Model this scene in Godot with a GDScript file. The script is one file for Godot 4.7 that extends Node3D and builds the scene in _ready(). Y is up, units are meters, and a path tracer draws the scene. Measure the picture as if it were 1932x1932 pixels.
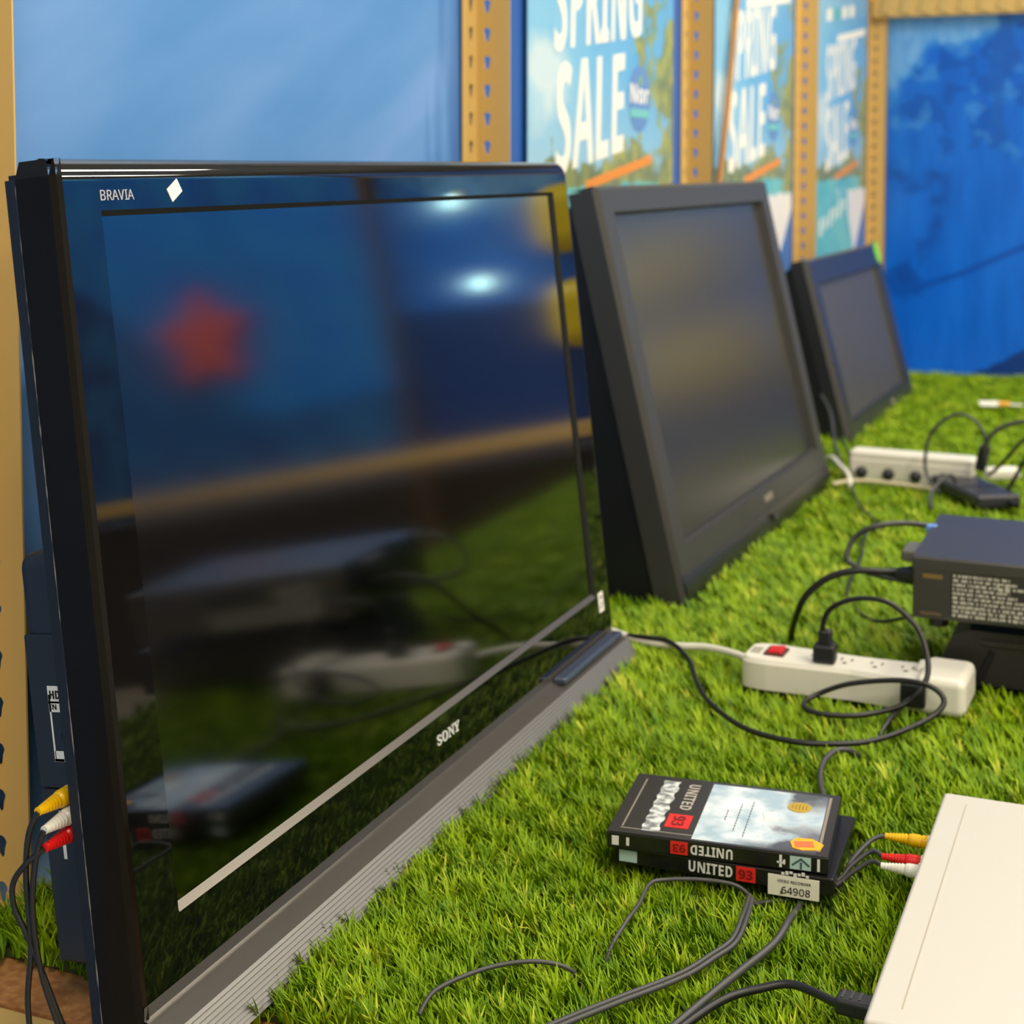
extends Node3D
# Second-hand television display: sets leaning along a perforated-post shelving unit on artificial turf.
# x runs along the shelf away from the viewer, y is up, z runs from the back panels out to the aisle.

const PANEL_Z := -0.925
const DECK_Z := -0.871
var mats := {}
var rng := RandomNumberGenerator.new()


class MB:
	var st := SurfaceTool.new()
	func _init() -> void:
		st.begin(Mesh.PRIMITIVE_TRIANGLES)
	func tri(a: Vector3, b: Vector3, c: Vector3, na: Vector3, nb: Vector3, nc: Vector3, ua := Vector2.ZERO, ub := Vector2.ZERO, uc := Vector2.ZERO) -> void:
		var face := (b - a).cross(c - a)
		if face.length_squared() < 1e-20:
			return
		if face.dot(na + nb + nc) > 0.0:
			put(a, na, ua); put(c, nc, uc); put(b, nb, ub)
		else:
			put(a, na, ua); put(b, nb, ub); put(c, nc, uc)
	func put(p: Vector3, n: Vector3, u: Vector2) -> void:
		st.set_normal(n)
		st.set_uv(u)
		st.add_vertex(p)
	# flat quad; out is a rough outward direction
	func quad(a: Vector3, b: Vector3, c: Vector3, d: Vector3, out: Vector3, uv := [Vector2(0, 1), Vector2(1, 1), Vector2(1, 0), Vector2(0, 0)]) -> void:
		var n := (b - a).cross(d - a)
		if n.length_squared() < 1e-20:
			n = (c - b).cross(d - b)
		n = n.normalized()
		if n.dot(out) < 0.0:
			n = -n
		tri(a, b, c, n, n, n, uv[0], uv[1], uv[2])
		tri(a, c, d, n, n, n, uv[0], uv[2], uv[3])
	func smooth_quad(a: Vector3, b: Vector3, c: Vector3, d: Vector3, na: Vector3, nb: Vector3, nc: Vector3, nd: Vector3) -> void:
		tri(a, b, c, na, nb, nc)
		tri(a, c, d, na, nc, nd)
	# box with rounded edges, centred on t
	func rbox(t: Transform3D, size: Vector3, r: float) -> void:
		var h := size * 0.5
		r = minf(r, minf(h.x, minf(h.y, h.z)) * 0.98)
		var inner := h - Vector3(r, r, r)
		for axis in 3:
			var a1 := (axis + 1) % 3
			var a2 := (axis + 2) % 3
			var g1 := [-h[a1], -h[a1] + r * 0.4, -h[a1] + r, h[a1] - r, h[a1] - r * 0.4, h[a1]]
			var g2 := [-h[a2], -h[a2] + r * 0.4, -h[a2] + r, h[a2] - r, h[a2] - r * 0.4, h[a2]]
			for s in [-1.0, 1.0]:
				var pts := []
				var nor := []
				for i in 6:
					for j in 6:
						var p := Vector3.ZERO
						p[axis] = h[axis] * s
						p[a1] = g1[i]
						p[a2] = g2[j]
						var q := p.clamp(-inner, inner)
						var n := (p - q).normalized()
						pts.append(t * (q + n * r))
						nor.append((t.basis * n).normalized())
				for i in 5:
					for j in 5:
						var k := i * 6 + j
						smooth_quad(pts[k], pts[k + 6], pts[k + 7], pts[k + 1], nor[k], nor[k + 6], nor[k + 7], nor[k + 1])
	func box(t: Transform3D, size: Vector3) -> void:
		var h := size * 0.5
		for axis in 3:
			var a1 := (axis + 1) % 3
			var a2 := (axis + 2) % 3
			for s in [-1.0, 1.0]:
				var c := []
				for k in [[-1, -1], [1, -1], [1, 1], [-1, 1]]:
					var p := Vector3.ZERO
					p[axis] = h[axis] * s
					p[a1] = h[a1] * k[0]
					p[a2] = h[a2] * k[1]
					c.append(t * p)
				var o := Vector3.ZERO
				o[axis] = s
				quad(c[0], c[1], c[2], c[3], t.basis * o)
	# profile of Vector2(radius, height along local y)
	func lathe(t: Transform3D, prof: Array, segs := 20) -> void:
		for i in prof.size() - 1:
			var p: Vector2 = prof[i]
			var q: Vector2 = prof[i + 1]
			var slope := Vector2(q.y - p.y, p.x - q.x).normalized()
			for k in segs:
				var a := TAU * k / segs
				var b := TAU * (k + 1) / segs
				var ca := Vector3(cos(a), 0, sin(a))
				var cb := Vector3(cos(b), 0, sin(b))
				var na := (t.basis * (ca * slope.x + Vector3(0, slope.y, 0))).normalized()
				var nb := (t.basis * (cb * slope.x + Vector3(0, slope.y, 0))).normalized()
				var up := Vector3(0, 1, 0)
				smooth_quad(t * (ca * p.x + up * p.y), t * (ca * q.x + up * q.y), t * (cb * q.x + up * q.y), t * (cb * p.x + up * p.y), na, na, nb, nb)
	func tube(pts: Array, r: float, segs := 8) -> void:
		var n := pts.size()
		var dir: Vector3 = (pts[1] - pts[0]).normalized()
		var side := dir.cross(Vector3.UP)
		if side.length() < 0.1:
			side = dir.cross(Vector3.RIGHT)
		side = side.normalized()
		var rings := []
		var norms := []
		for i in n:
			var d: Vector3 = (pts[mini(i + 1, n - 1)] - pts[maxi(i - 1, 0)]).normalized()
			side = (side - d * side.dot(d)).normalized()
			var up := side.cross(d)
			var ring := []
			var nr := []
			for k in segs:
				var a := TAU * k / segs
				var v := side * cos(a) + up * sin(a)
				ring.append(pts[i] + v * r)
				nr.append(v)
			rings.append(ring)
			norms.append(nr)
		for i in n - 1:
			for k in segs:
				var l := (k + 1) % segs
				smooth_quad(rings[i][k], rings[i + 1][k], rings[i + 1][l], rings[i][l], norms[i][k], norms[i + 1][k], norms[i + 1][l], norms[i][l])
		for e in [0, n - 1]:
			var o: Vector3 = (pts[0] - pts[1]).normalized() if e == 0 else (pts[n - 1] - pts[n - 2]).normalized()
			for k in segs:
				tri(pts[e], rings[e][k], rings[e][(k + 1) % segs], o, o, o)
	# polygon in local xy, from z0 to z1
	func prism(t: Transform3D, poly: PackedVector2Array, z0: float, z1: float) -> void:
		var idx := Geometry2D.triangulate_polygon(poly)
		for z in [z0, z1]:
			var o := t.basis * Vector3(0, 0, 1.0 if z == maxf(z0, z1) else -1.0)
			o = o.normalized()
			for i in range(0, idx.size(), 3):
				var a := poly[idx[i]]
				var b := poly[idx[i + 1]]
				var c := poly[idx[i + 2]]
				tri(t * Vector3(a.x, a.y, z), t * Vector3(b.x, b.y, z), t * Vector3(c.x, c.y, z), o, o, o)
		var cw := Geometry2D.is_polygon_clockwise(poly)
		for i in poly.size():
			var a := poly[i]
			var b := poly[(i + 1) % poly.size()]
			var e := (b - a)
			var o2 := Vector2(e.y, -e.x) if not cw else Vector2(-e.y, e.x)
			quad(t * Vector3(a.x, a.y, z0), t * Vector3(b.x, b.y, z0), t * Vector3(b.x, b.y, z1), t * Vector3(a.x, a.y, z1), t.basis * Vector3(o2.x, o2.y, 0))
	# flat face with uv, centred on t, in local xy
	func face(t: Transform3D, w: float, h: float) -> void:
		quad(t * Vector3(-w / 2, -h / 2, 0), t * Vector3(w / 2, -h / 2, 0), t * Vector3(w / 2, h / 2, 0), t * Vector3(-w / 2, h / 2, 0), t.basis.z)
	func mesh() -> ArrayMesh:
		return st.commit()


# ---------- helpers ----------
func at(x: float, y: float, z: float) -> Transform3D:
	return Transform3D(Basis(), Vector3(x, y, z))


func turned(euler_deg: Vector3, origin: Vector3) -> Transform3D:
	return Transform3D(Basis.from_euler(euler_deg * PI / 180.0), origin)


func part(parent: Node, called: String, mesh: Mesh, m: Material, t := Transform3D()) -> MeshInstance3D:
	var o := MeshInstance3D.new()
	o.name = called
	o.mesh = mesh
	o.material_override = m
	o.transform = t
	o.cast_shadow = GeometryInstance3D.SHADOW_CASTING_SETTING_ON
	parent.add_child(o, true)
	return o


func thing(called: String, label: String, category: String, t := Transform3D(), group := "") -> Node3D:
	var o := Node3D.new()
	o.name = called
	o.transform = t
	add_child(o, true)
	tag(o, label, category, group)
	return o


func tag(o: Node, label: String, category: String, group := "") -> void:
	o.set_meta("label", label)
	o.set_meta("category", category)
	if group:
		o.set_meta("group", group)


func structure(called: String, mesh: Mesh, m: Material, t := Transform3D()) -> MeshInstance3D:
	var o := part(self, called, mesh, m, t)
	o.set_meta("kind", "structure")
	return o


func c8(r: int, g: int, b: int) -> Color:
	return Color8(r, g, b)


func mat(called: String, c: Color, rough := 0.6, metal := 0.0, spec := 0.5) -> StandardMaterial3D:
	if mats.has(called):
		return mats[called]
	var m := StandardMaterial3D.new()
	m.resource_name = called
	m.albedo_color = c
	m.roughness = rough
	m.metallic = metal
	m.metallic_specular = spec
	m.cull_mode = BaseMaterial3D.CULL_DISABLED
	mats[called] = m
	return m


func printed(called: String, img: Image, rough := 0.5, spec := 0.5) -> StandardMaterial3D:
	var m := mat(called, Color.WHITE, rough, 0.0, spec)
	m.albedo_texture = ImageTexture.create_from_image(img)
	m.texture_repeat = false
	return m


func noise(s: int, freq: float, octaves := 4) -> FastNoiseLite:
	var n := FastNoiseLite.new()
	n.seed = s
	n.frequency = freq
	n.fractal_octaves = octaves
	n.noise_type = FastNoiseLite.TYPE_SIMPLEX_SMOOTH
	return n


func smooth_path(pts: Array, steps := 8) -> Array:
	var out := []
	var n := pts.size()
	for i in n - 1:
		var p0: Vector3 = pts[maxi(i - 1, 0)]
		var p1: Vector3 = pts[i]
		var p2: Vector3 = pts[i + 1]
		var p3: Vector3 = pts[mini(i + 2, n - 1)]
		for k in steps:
			out.append(p1.cubic_interpolate(p2, p0, p3, float(k) / steps))
	out.append(pts[n - 1])
	return out


func v3(list: Array) -> Array:
	var out := []
	for p in list:
		out.append(Vector3(p[0], p[1], p[2]))
	return out


func cord_mesh(list: Array, r: float, segs := 8) -> Mesh:
	var b := MB.new()
	b.tube(smooth_path(v3(list)), r, segs)
	return b.mesh()


func font(serif := false, weight := 400) -> SystemFont:
	var f := SystemFont.new()
	f.font_names = PackedStringArray(["Droid Serif" if serif else "Droid Sans"])
	f.font_weight = weight
	return f


# lettering of given capital height, starting at local origin (left, baseline), scaled to width if given
func lettering(parent: Node, called: String, words: String, f: Font, height: float, width: float, m: Material, t: Transform3D, depth := 0.0004) -> MeshInstance3D:
	var tm := TextMesh.new()
	tm.text = words
	tm.font = f
	tm.font_size = 64
	tm.pixel_size = 0.01
	tm.depth = 0.01
	tm.curve_step = 2.0
	tm.horizontal_alignment = HORIZONTAL_ALIGNMENT_LEFT
	tm.vertical_alignment = VERTICAL_ALIGNMENT_BOTTOM
	var box := tm.get_aabb()
	var sy := height / box.size.y
	var sx := sy if width <= 0.0 else width / box.size.x
	var local := Transform3D(Basis.from_scale(Vector3(sx, sy, depth / 0.01)), Vector3(-box.position.x * sx, -box.position.y * sy, depth * 0.5))
	return part(parent, called, tm, m, t * local)


func blend_px(img: Image, x: int, y: int, c: Color, a: float) -> void:
	if a > 0.0 and x >= 0 and y >= 0 and x < img.get_width() and y < img.get_height():
		img.set_pixel(x, y, img.get_pixel(x, y).lerp(c, minf(a, 1.0)))


# ---------- the scene ----------
func _ready() -> void:
	rng.seed = 20240
	build_camera_and_light()
	make_materials()
	build_room()
	build_shelving()
	build_end_unit()
	build_posters()
	build_turf()
	build_big_television()
	build_second_television()
	build_third_television()
	build_disc_player()
	build_disc_cases()
	build_power_strip()
	build_black_boxes()
	build_far_gear()
	build_cables()


func build_camera_and_light() -> void:
	var cam := Camera3D.new()
	cam.name = "camera"
	var yaw := 0.398
	var pitch := 0.0662
	var fw := Vector3(cos(yaw) * cos(pitch), -sin(pitch), -sin(yaw) * cos(pitch))
	var lens := CameraAttributesPhysical.new()
	lens.frustum_focal_length = 50.0
	lens.frustum_near = 0.05
	lens.frustum_far = 60.0
	lens.frustum_focus_distance = 1.16
	lens.exposure_aperture = 7.2
	cam.attributes = lens
	cam.projection = Camera3D.PROJECTION_FRUSTUM
	cam.near = 0.05
	cam.far = 60.0
	cam.size = 0.05 * 1932.0 / 2933.0
	cam.frustum_offset = Vector2(0.0, -0.05 * 456.0 / 2933.0)
	add_child(cam)
	cam.look_at_from_position(Vector3(0, 0.629, 0), Vector3(0, 0.629, 0) + fw, Vector3.UP)
	cam.current = true

	var env := Environment.new()
	env.background_mode = Environment.BG_COLOR
	env.background_color = Color(0.0, 0.0, 0.0)
	env.tonemap_mode = Environment.TONE_MAPPER_LINEAR
	env.tonemap_exposure = 1.0
	env.sdfgi_enabled = true
	env.ssao_enabled = true
	env.ssil_enabled = true
	var we := WorldEnvironment.new()
	we.name = "world_environment"
	we.environment = env
	add_child(we)

	# rows of ceiling fluorescents along and across the aisles
	var housing := mat("light_housing", c8(225, 225, 220), 0.5)
	var glow := mat("light_diffuser", c8(255, 250, 240), 0.6)
	glow.emission_enabled = true
	glow.emission = Color(1.0, 0.965, 0.89)
	glow.emission_energy_multiplier = 3.0
	var spots := [[-0.6, 0.2], [1.3, 1.1], [3.4, 0.15], [4.6, 1.7], [-2.2, 3.0], [0.2, 3.0], [2.6, 3.0], [4.6, 3.0]]
	for i in spots.size():
		var s: Array = spots[i]
		var where := ["behind the viewer above the aisle", "above the near end of the turf table", "above the middle of the turf table", "above the far end of the turf table", "over the opposite aisle, behind the viewer", "over the opposite aisle, near end", "over the opposite aisle, middle", "over the opposite aisle, far end"]
		var o := thing("ceiling_light", "white fluorescent ceiling light " + where[i], "light", at(s[0], 2.5, s[1]), "ceiling fluorescents")
		var b := MB.new()
		b.rbox(at(0, 0.045, 0), Vector3(1.24, 0.09, 0.34), 0.01)
		part(o, "housing", b.mesh(), housing)
		b = MB.new()
		b.rbox(at(0, -0.006, 0), Vector3(1.2, 0.012, 0.3), 0.005)
		part(o, "diffuser", b.mesh(), glow)
		var l := AreaLight3D.new()
		l.name = "light"
		l.area_size = Vector2(1.2, 0.3)
		l.light_color = Color(1.0, 0.965, 0.89)
		l.light_energy = 4.2
		l.area_range = 20.0
		l.shadow_enabled = true
		l.transform = Transform3D(Basis.from_euler(Vector3(-PI / 2, 0, 0)), Vector3(0, -0.02, 0))
		o.add_child(l, true)


func make_materials() -> void:
	mat("tan_steel", c8(212, 176, 104), 0.45)
	mat("gloss_black", c8(9, 9, 10), 0.04, 0.0, 0.65)
	mat("side_black", c8(16, 13, 11), 0.1, 0.0, 0.28)
	mat("matte_black", c8(24, 25, 32), 0.5, 0.0, 0.4)
	mat("dark_plastic", c8(30, 31, 36), 0.45)
	mat("black_rubber", c8(22, 22, 23), 0.42)
	mat("grey_rubber", c8(62, 62, 62), 0.45)
	mat("white_plastic", c8(232, 227, 214), 0.35)
	mat("white_print", c8(238, 236, 228), 0.5)
	mat("silver", c8(98, 92, 84), 0.28, 0.6)
	mat("grille_silver", c8(114, 112, 109), 0.4, 0.5)
	mat("yellow_plastic", c8(240, 188, 8), 0.35)
	mat("red_plastic", c8(214, 24, 22), 0.35)
	mat("red_print", c8(226, 40, 34), 0.4)
	mat("rca_white", c8(232, 228, 218), 0.35)
	mat("steel", c8(190, 190, 190), 0.25, 1.0)
	mat("black_hole", c8(6, 6, 6), 0.8)
	var screen := mat("screen_gloss", c8(82, 83, 86), 0.1, 1.0, 0.5)
	screen.clearcoat_enabled = true
	screen.clearcoat = 1.0
	screen.clearcoat_roughness = 0.08


func build_room() -> void:
	var wall := mat("store_wall", c8(232, 228, 218), 0.9)
	var floor_m := mat("store_floor", c8(168, 160, 146), 0.35)
	var ceil_m := mat("store_ceiling", c8(232, 230, 224), 0.95)
	var x0 := -3.5
	var x1 := 7.5
	var z0 := -2.6
	var z1 := 4.6
	var y0 := -0.78
	var y1 := 2.6
	var t := 0.12
	var b := MB.new()
	b.box(at((x0 + x1) / 2, y0 - t / 2, (z0 + z1) / 2), Vector3(x1 - x0 + 2 * t, t, z1 - z0 + 2 * t))
	structure("floor", b.mesh(), floor_m)
	b = MB.new()
	b.box(at((x0 + x1) / 2, y1 + t / 2, (z0 + z1) / 2), Vector3(x1 - x0 + 2 * t, t, z1 - z0 + 2 * t))
	structure("ceiling", b.mesh(), ceil_m)
	for w in [["wall_near", x0 - t / 2, (z0 + z1) / 2, t, z1 - z0], ["wall_far", x1 + t / 2, (z0 + z1) / 2, t, z1 - z0], ["wall_back", (x0 + x1) / 2, z0 - t / 2, x1 - x0, t], ["wall_front", (x0 + x1) / 2, z1 + t / 2, x1 - x0, t]]:
		b = MB.new()
		b.box(at(w[1], (y0 + y1) / 2, w[2]), Vector3(w[3], y1 - y0, w[4]))
		structure(w[0], b.mesh(), wall)


# keyhole outline, as radius along a ray from its middle
func keyhole_radius(a: float) -> float:
	var poly := []
	for k in 11:
		var th := -0.75 + (PI + 1.5) * k / 10.0
		poly.append(Vector2(cos(th) * 0.0056, 0.0045 + sin(th) * 0.0056))
	poly.append(Vector2(-0.0026, -0.0105))
	poly.append(Vector2(0.0026, -0.0105))
	var d := Vector2(cos(a), sin(a)) * 0.1
	for i in poly.size():
		var hit = Geometry2D.segment_intersects_segment(Vector2.ZERO, d, poly[i], poly[(i + 1) % poly.size()])
		if hit != null:
			return hit.length()
	return 0.004


# one flange with a column of keyholes: local u across, v up, w thickness outwards
func flange(b: MB, t: Transform3D, width: float, uc: float, v0: float, pitch: float, count: int, thick: float) -> void:
	var angles := []
	for k in 16:
		angles.append(TAU * k / 16.0)
	for c in [Vector2(-uc, -pitch / 2), Vector2(width - uc, -pitch / 2), Vector2(width - uc, pitch / 2), Vector2(-uc, pitch / 2)]:
		angles.append(fposmod(c.angle(), TAU))
	angles.sort()
	var inner := []
	var outer := []
	for a in angles:
		var d := Vector2(cos(a), sin(a))
		inner.append(d * keyhole_radius(a))
		var k := 1e9
		if d.x > 1e-6: k = minf(k, (width - uc) / d.x)
		if d.x < -1e-6: k = minf(k, -uc / d.x)
		if d.y > 1e-6: k = minf(k, pitch / 2 / d.y)
		if d.y < -1e-6: k = minf(k, -pitch / 2 / d.y)
		outer.append(d * k)
	var n := angles.size()
	for s in count:
		var o := Vector2(uc, v0 + (s + 0.5) * pitch)
		for i in n:
			var j := (i + 1) % n
			var p: Vector2 = o + inner[i]
			var q: Vector2 = o + inner[j]
			var r: Vector2 = o + outer[j]
			var w: Vector2 = o + outer[i]
			for z in [0.0, thick]:
				b.quad(t * Vector3(p.x, p.y, z), t * Vector3(q.x, q.y, z), t * Vector3(r.x, r.y, z), t * Vector3(w.x, w.y, z), t.basis.z * (1.0 if z > 0.0 else -1.0))
			var mid: Vector2 = (inner[i] + inner[j]) * -0.5
			b.quad(t * Vector3(p.x, p.y, 0), t * Vector3(q.x, q.y, 0), t * Vector3(q.x, q.y, thick), t * Vector3(p.x, p.y, thick), t.basis * Vector3(mid.x, mid.y, 0))
	var top := v0 + count * pitch
	for u in [0.0, width]:
		b.quad(t * Vector3(u, v0, 0), t * Vector3(u, top, 0), t * Vector3(u, top, thick), t * Vector3(u, v0, thick), t.basis.x * (1.0 if u > 0 else -1.0))


func post_mesh(hole: float) -> Mesh:
	var b := MB.new()
	var n := 66
	# flange against the panel, seen from the aisle, and flange that stands out towards the aisle
	flange(b, Transform3D(Basis(Vector3(-1, 0, 0), Vector3(0, 1, 0), Vector3(0, 0, 1)), Vector3(0, 0, 0)), 0.054, 0.026, -0.78, 0.0405, n, 0.002)
	flange(b, Transform3D(Basis(Vector3(0, 0, 1), Vector3(0, 1, 0), Vector3(-1, 0, 0)), Vector3(0, 0, 0)), 0.052, hole, -0.78, 0.0405, n, 0.002)
	return b.mesh()


func sky_print(w: int, h: int) -> Image:
	var img := Image.create(w, h, false, Image.FORMAT_RGB8)
	var n1 := noise(3, 0.004, 4)
	var n2 := noise(8, 0.012, 4)
	for y in h:
		for x in w:
			var streak := n1.get_noise_2d(x * 0.7 - y * 0.5, y * 5.0 + x * 1.2)
			var soft := n2.get_noise_2d(x * 0.4, y)
			var c := Color8(84, 142, 205).lerp(Color8(112, 158, 220), clampf(0.5 + streak * 0.9 + soft * 0.3, 0.0, 1.0))
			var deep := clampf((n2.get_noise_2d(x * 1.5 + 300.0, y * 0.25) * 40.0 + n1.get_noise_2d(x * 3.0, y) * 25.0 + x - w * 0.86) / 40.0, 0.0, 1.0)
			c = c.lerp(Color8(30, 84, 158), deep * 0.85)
			img.set_pixel(x, y, c)
	return img


func build_shelving() -> void:
	var steel: Material = mats.tan_steel
	var unit := thing("display_rack", "tan perforated steel posts with blue back panels behind the televisions", "rack")
	var pm := post_mesh(0.0165)
	var near_post := post_mesh(0.0224)
	for x in [1.024, 2.07, 3.15, 4.205, 5.30]:
		part(unit, "post", near_post if x < 1.5 else pm, steel, at(x, 0, PANEL_Z))
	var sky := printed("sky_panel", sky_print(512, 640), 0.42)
	var plain := mat("blue_panel", c8(46, 96, 176), 0.4)
	var xs := [-0.03, 1.024, 2.07, 3.15, 4.205, 5.30]
	for i in 5:
		var b := MB.new()
		var w: float = xs[i + 1] - xs[i] - 0.004
		b.box(at(0, 0, 0), Vector3(w, 2.3, 0.006))
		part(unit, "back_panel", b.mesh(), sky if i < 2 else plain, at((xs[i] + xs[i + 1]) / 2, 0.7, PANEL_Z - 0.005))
	var table := thing("display_table", "particle board table with tan steel beams under the artificial turf", "table")
	# deck of particle board under the turf, with a steel beam at its near end and along the aisle
	var board := mat("particle_board", c8(176, 118, 62), 0.8)
	var nt := NoiseTexture2D.new()
	nt.noise = noise(5, 0.05, 4)
	nt.width = 256
	nt.height = 256
	nt.seamless = true
	var g := Gradient.new()
	g.set_color(0, c8(150, 92, 46))
	g.set_color(1, c8(200, 146, 86))
	nt.color_ramp = g
	board.albedo_color = Color.WHITE
	board.albedo_texture = nt
	board.uv1_triplanar = true
	board.uv1_scale = Vector3(6, 6, 6)
	var d := MB.new()
	d.box(at((0.9 + 4.74) / 2, -0.012, (DECK_Z + 0.11) / 2), Vector3(4.74 - 0.9, 0.018, 0.11 - DECK_Z))
	part(table, "deck_board", d.mesh(), board)
	d = MB.new()
	d.rbox(at(0.872, -0.025, (DECK_Z + 0.11) / 2), Vector3(0.05, 0.045, 0.11 - DECK_Z), 0.004)
	part(table, "beam", d.mesh(), steel)
	d = MB.new()
	d.rbox(at((0.9 + 4.74) / 2, -0.05, 0.125), Vector3(4.74 - 0.9, 0.075, 0.02), 0.004)
	part(table, "beam", d.mesh(), steel)
	for x in [0.92, 4.7]:
		d = MB.new()
		d.rbox(at(x, -0.43, 0.1), Vector3(0.045, 0.7, 0.045), 0.003)
		part(table, "leg", d.mesh(), steel)
	var knob := MB.new()
	knob.lathe(turned(Vector3(90, 0, 0), Vector3(1.085, 0.205, PANEL_Z - 0.002)), [Vector2(0.0, 0.03), Vector2(0.012, 0.028), Vector2(0.022, 0.02), Vector2(0.026, 0.008), Vector2(0.026, 0.0)], 20)
	var k := part(unit, "panel_knob", knob.mesh(), mat("olive_plastic", c8(150, 140, 40), 0.5))
	k.set_meta("label", "olive yellow round knob on the blue panel")


func seg_dist(p: Vector2, pts: Array) -> float:
	var d := 1e9
	for k in pts.size() - 1:
		d = minf(d, p.distance_to(Geometry2D.get_closest_point_to_segment(p, pts[k], pts[k + 1])))
	return d


# blue underwater photograph printed on the panel; u and v in metres from its upper left corner
func reef_print(w: int, h: int, wide: float, tall: float, s: int, shift: float, shallow := 0.0) -> Image:
	var img := Image.create(w, h, false, Image.FORMAT_RGB8)
	var n1 := noise(s, 0.9, 4)
	n1.frequency = 5.0
	var n2 := noise(s + 4, 12.0, 3)
	var stem := [Vector2(0.02, 0.50), Vector2(0.06, 0.55), Vector2(0.14, 0.53), Vector2(0.19, 0.54), Vector2(0.19, 0.60), Vector2(0.17, 0.70), Vector2(0.11, 0.79), Vector2(0.07, 0.86)]
	var bulb := [Vector2(0.05, 0.87), Vector2(0.075, 0.885)]
	var line := [Vector2(0.1, 0.9), Vector2(0.25, 0.845), Vector2(0.45, 0.75), Vector2(0.7, 0.62)]
	for y in h:
		for x in w:
			var p := Vector2(wide * x / w - shift, tall * y / h)
			var a := n1.get_noise_2d(p.x, p.y)
			var f := n2.get_noise_2d(p.x, p.y)
			var c := Color8(0, 100, 212).lerp(Color8(10, 112, 226), clampf(0.5 + n1.get_noise_2d(p.x * 2.0, p.y * 0.4 + 7.0) * 1.5, 0, 1))
			# canopy edge: pale water outside, mid blue inside
			var q := Vector2((p.x - 0.19) / 0.19, (p.y - 0.28) / 0.2)
			var far := fposmod(p.x + 0.3, 0.9)
			var q2 := Vector2((far - 0.75) / 0.26, (p.y - 0.24) / 0.26)
			var inside := clampf((1.0 - minf(q.length(), q2.length()) + a * 0.4 + f * 0.06) / 0.22, 0, 1)
			var pale := clampf((0.33 + a * 0.12 + f * 0.02 - p.y) / 0.09, 0, 1) * (1.0 - inside)
			var water := Color8(98, 166, 236).lerp(Color8(120, 180, 240), clampf(0.5 + n2.get_noise_2d(p.x * 2.0, p.y * 0.3) * 1.4, 0, 1))
			c = c.lerp(water, pale)
			var dark := clampf((n1.get_noise_2d(p.x * 1.6 + 3.0, p.y * 1.6 + 9.0) - 0.05) / 0.12, 0, 1) * inside
			c = c.lerp(Color8(0, 82, 182), dark * 0.6)
			var gap := clampf((n1.get_noise_2d(p.x * 1.6 + 20.0, p.y * 1.6) - 0.25) / 0.12, 0, 1) * clampf((0.5 - p.y) / 0.06, 0, 1)
			c = c.lerp(Color8(84, 150, 228), gap * 0.55)
			# vertical darker column in the pale water
			var col := clampf(1.0 - absf(p.x - 0.365 + a * 0.05) / 0.035, 0, 1) * clampf((0.45 - p.y) / 0.05, 0, 1)
			c = c.lerp(Color8(12, 92, 190), clampf(col * 2.0, 0, 1) * 0.75)
			var sd := seg_dist(p + Vector2(f, a) * 0.03, stem)
			c = c.lerp(Color8(4, 74, 170), clampf((0.04 - sd) / 0.03, 0, 1) * clampf(0.55 + f, 0, 1) * 0.8)
			c = c.lerp(Color8(4, 74, 170), clampf((0.06 - seg_dist(p + Vector2(a, f) * 0.03, bulb)) / 0.03, 0, 1) * 0.6)
			c = c.lerp(Color8(2, 72, 172), clampf((0.015 - seg_dist(p, line)) / 0.01, 0, 1) * 0.7)
			var lim := 1.245 - 0.16 * clampf((p.x - 0.17) / 0.28, 0.0, 3.0) - 0.1 * maxf(0.0, p.x - 0.45)
			c = c.lerp(Color8(2, 58, 132), clampf((p.y - lim + f * 0.01) / 0.012, 0, 1))
			img.set_pixel(x, y, c.lerp(Color8(40, 160, 226), shallow * clampf(0.7 + a, 0, 1)))
	return img


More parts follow.
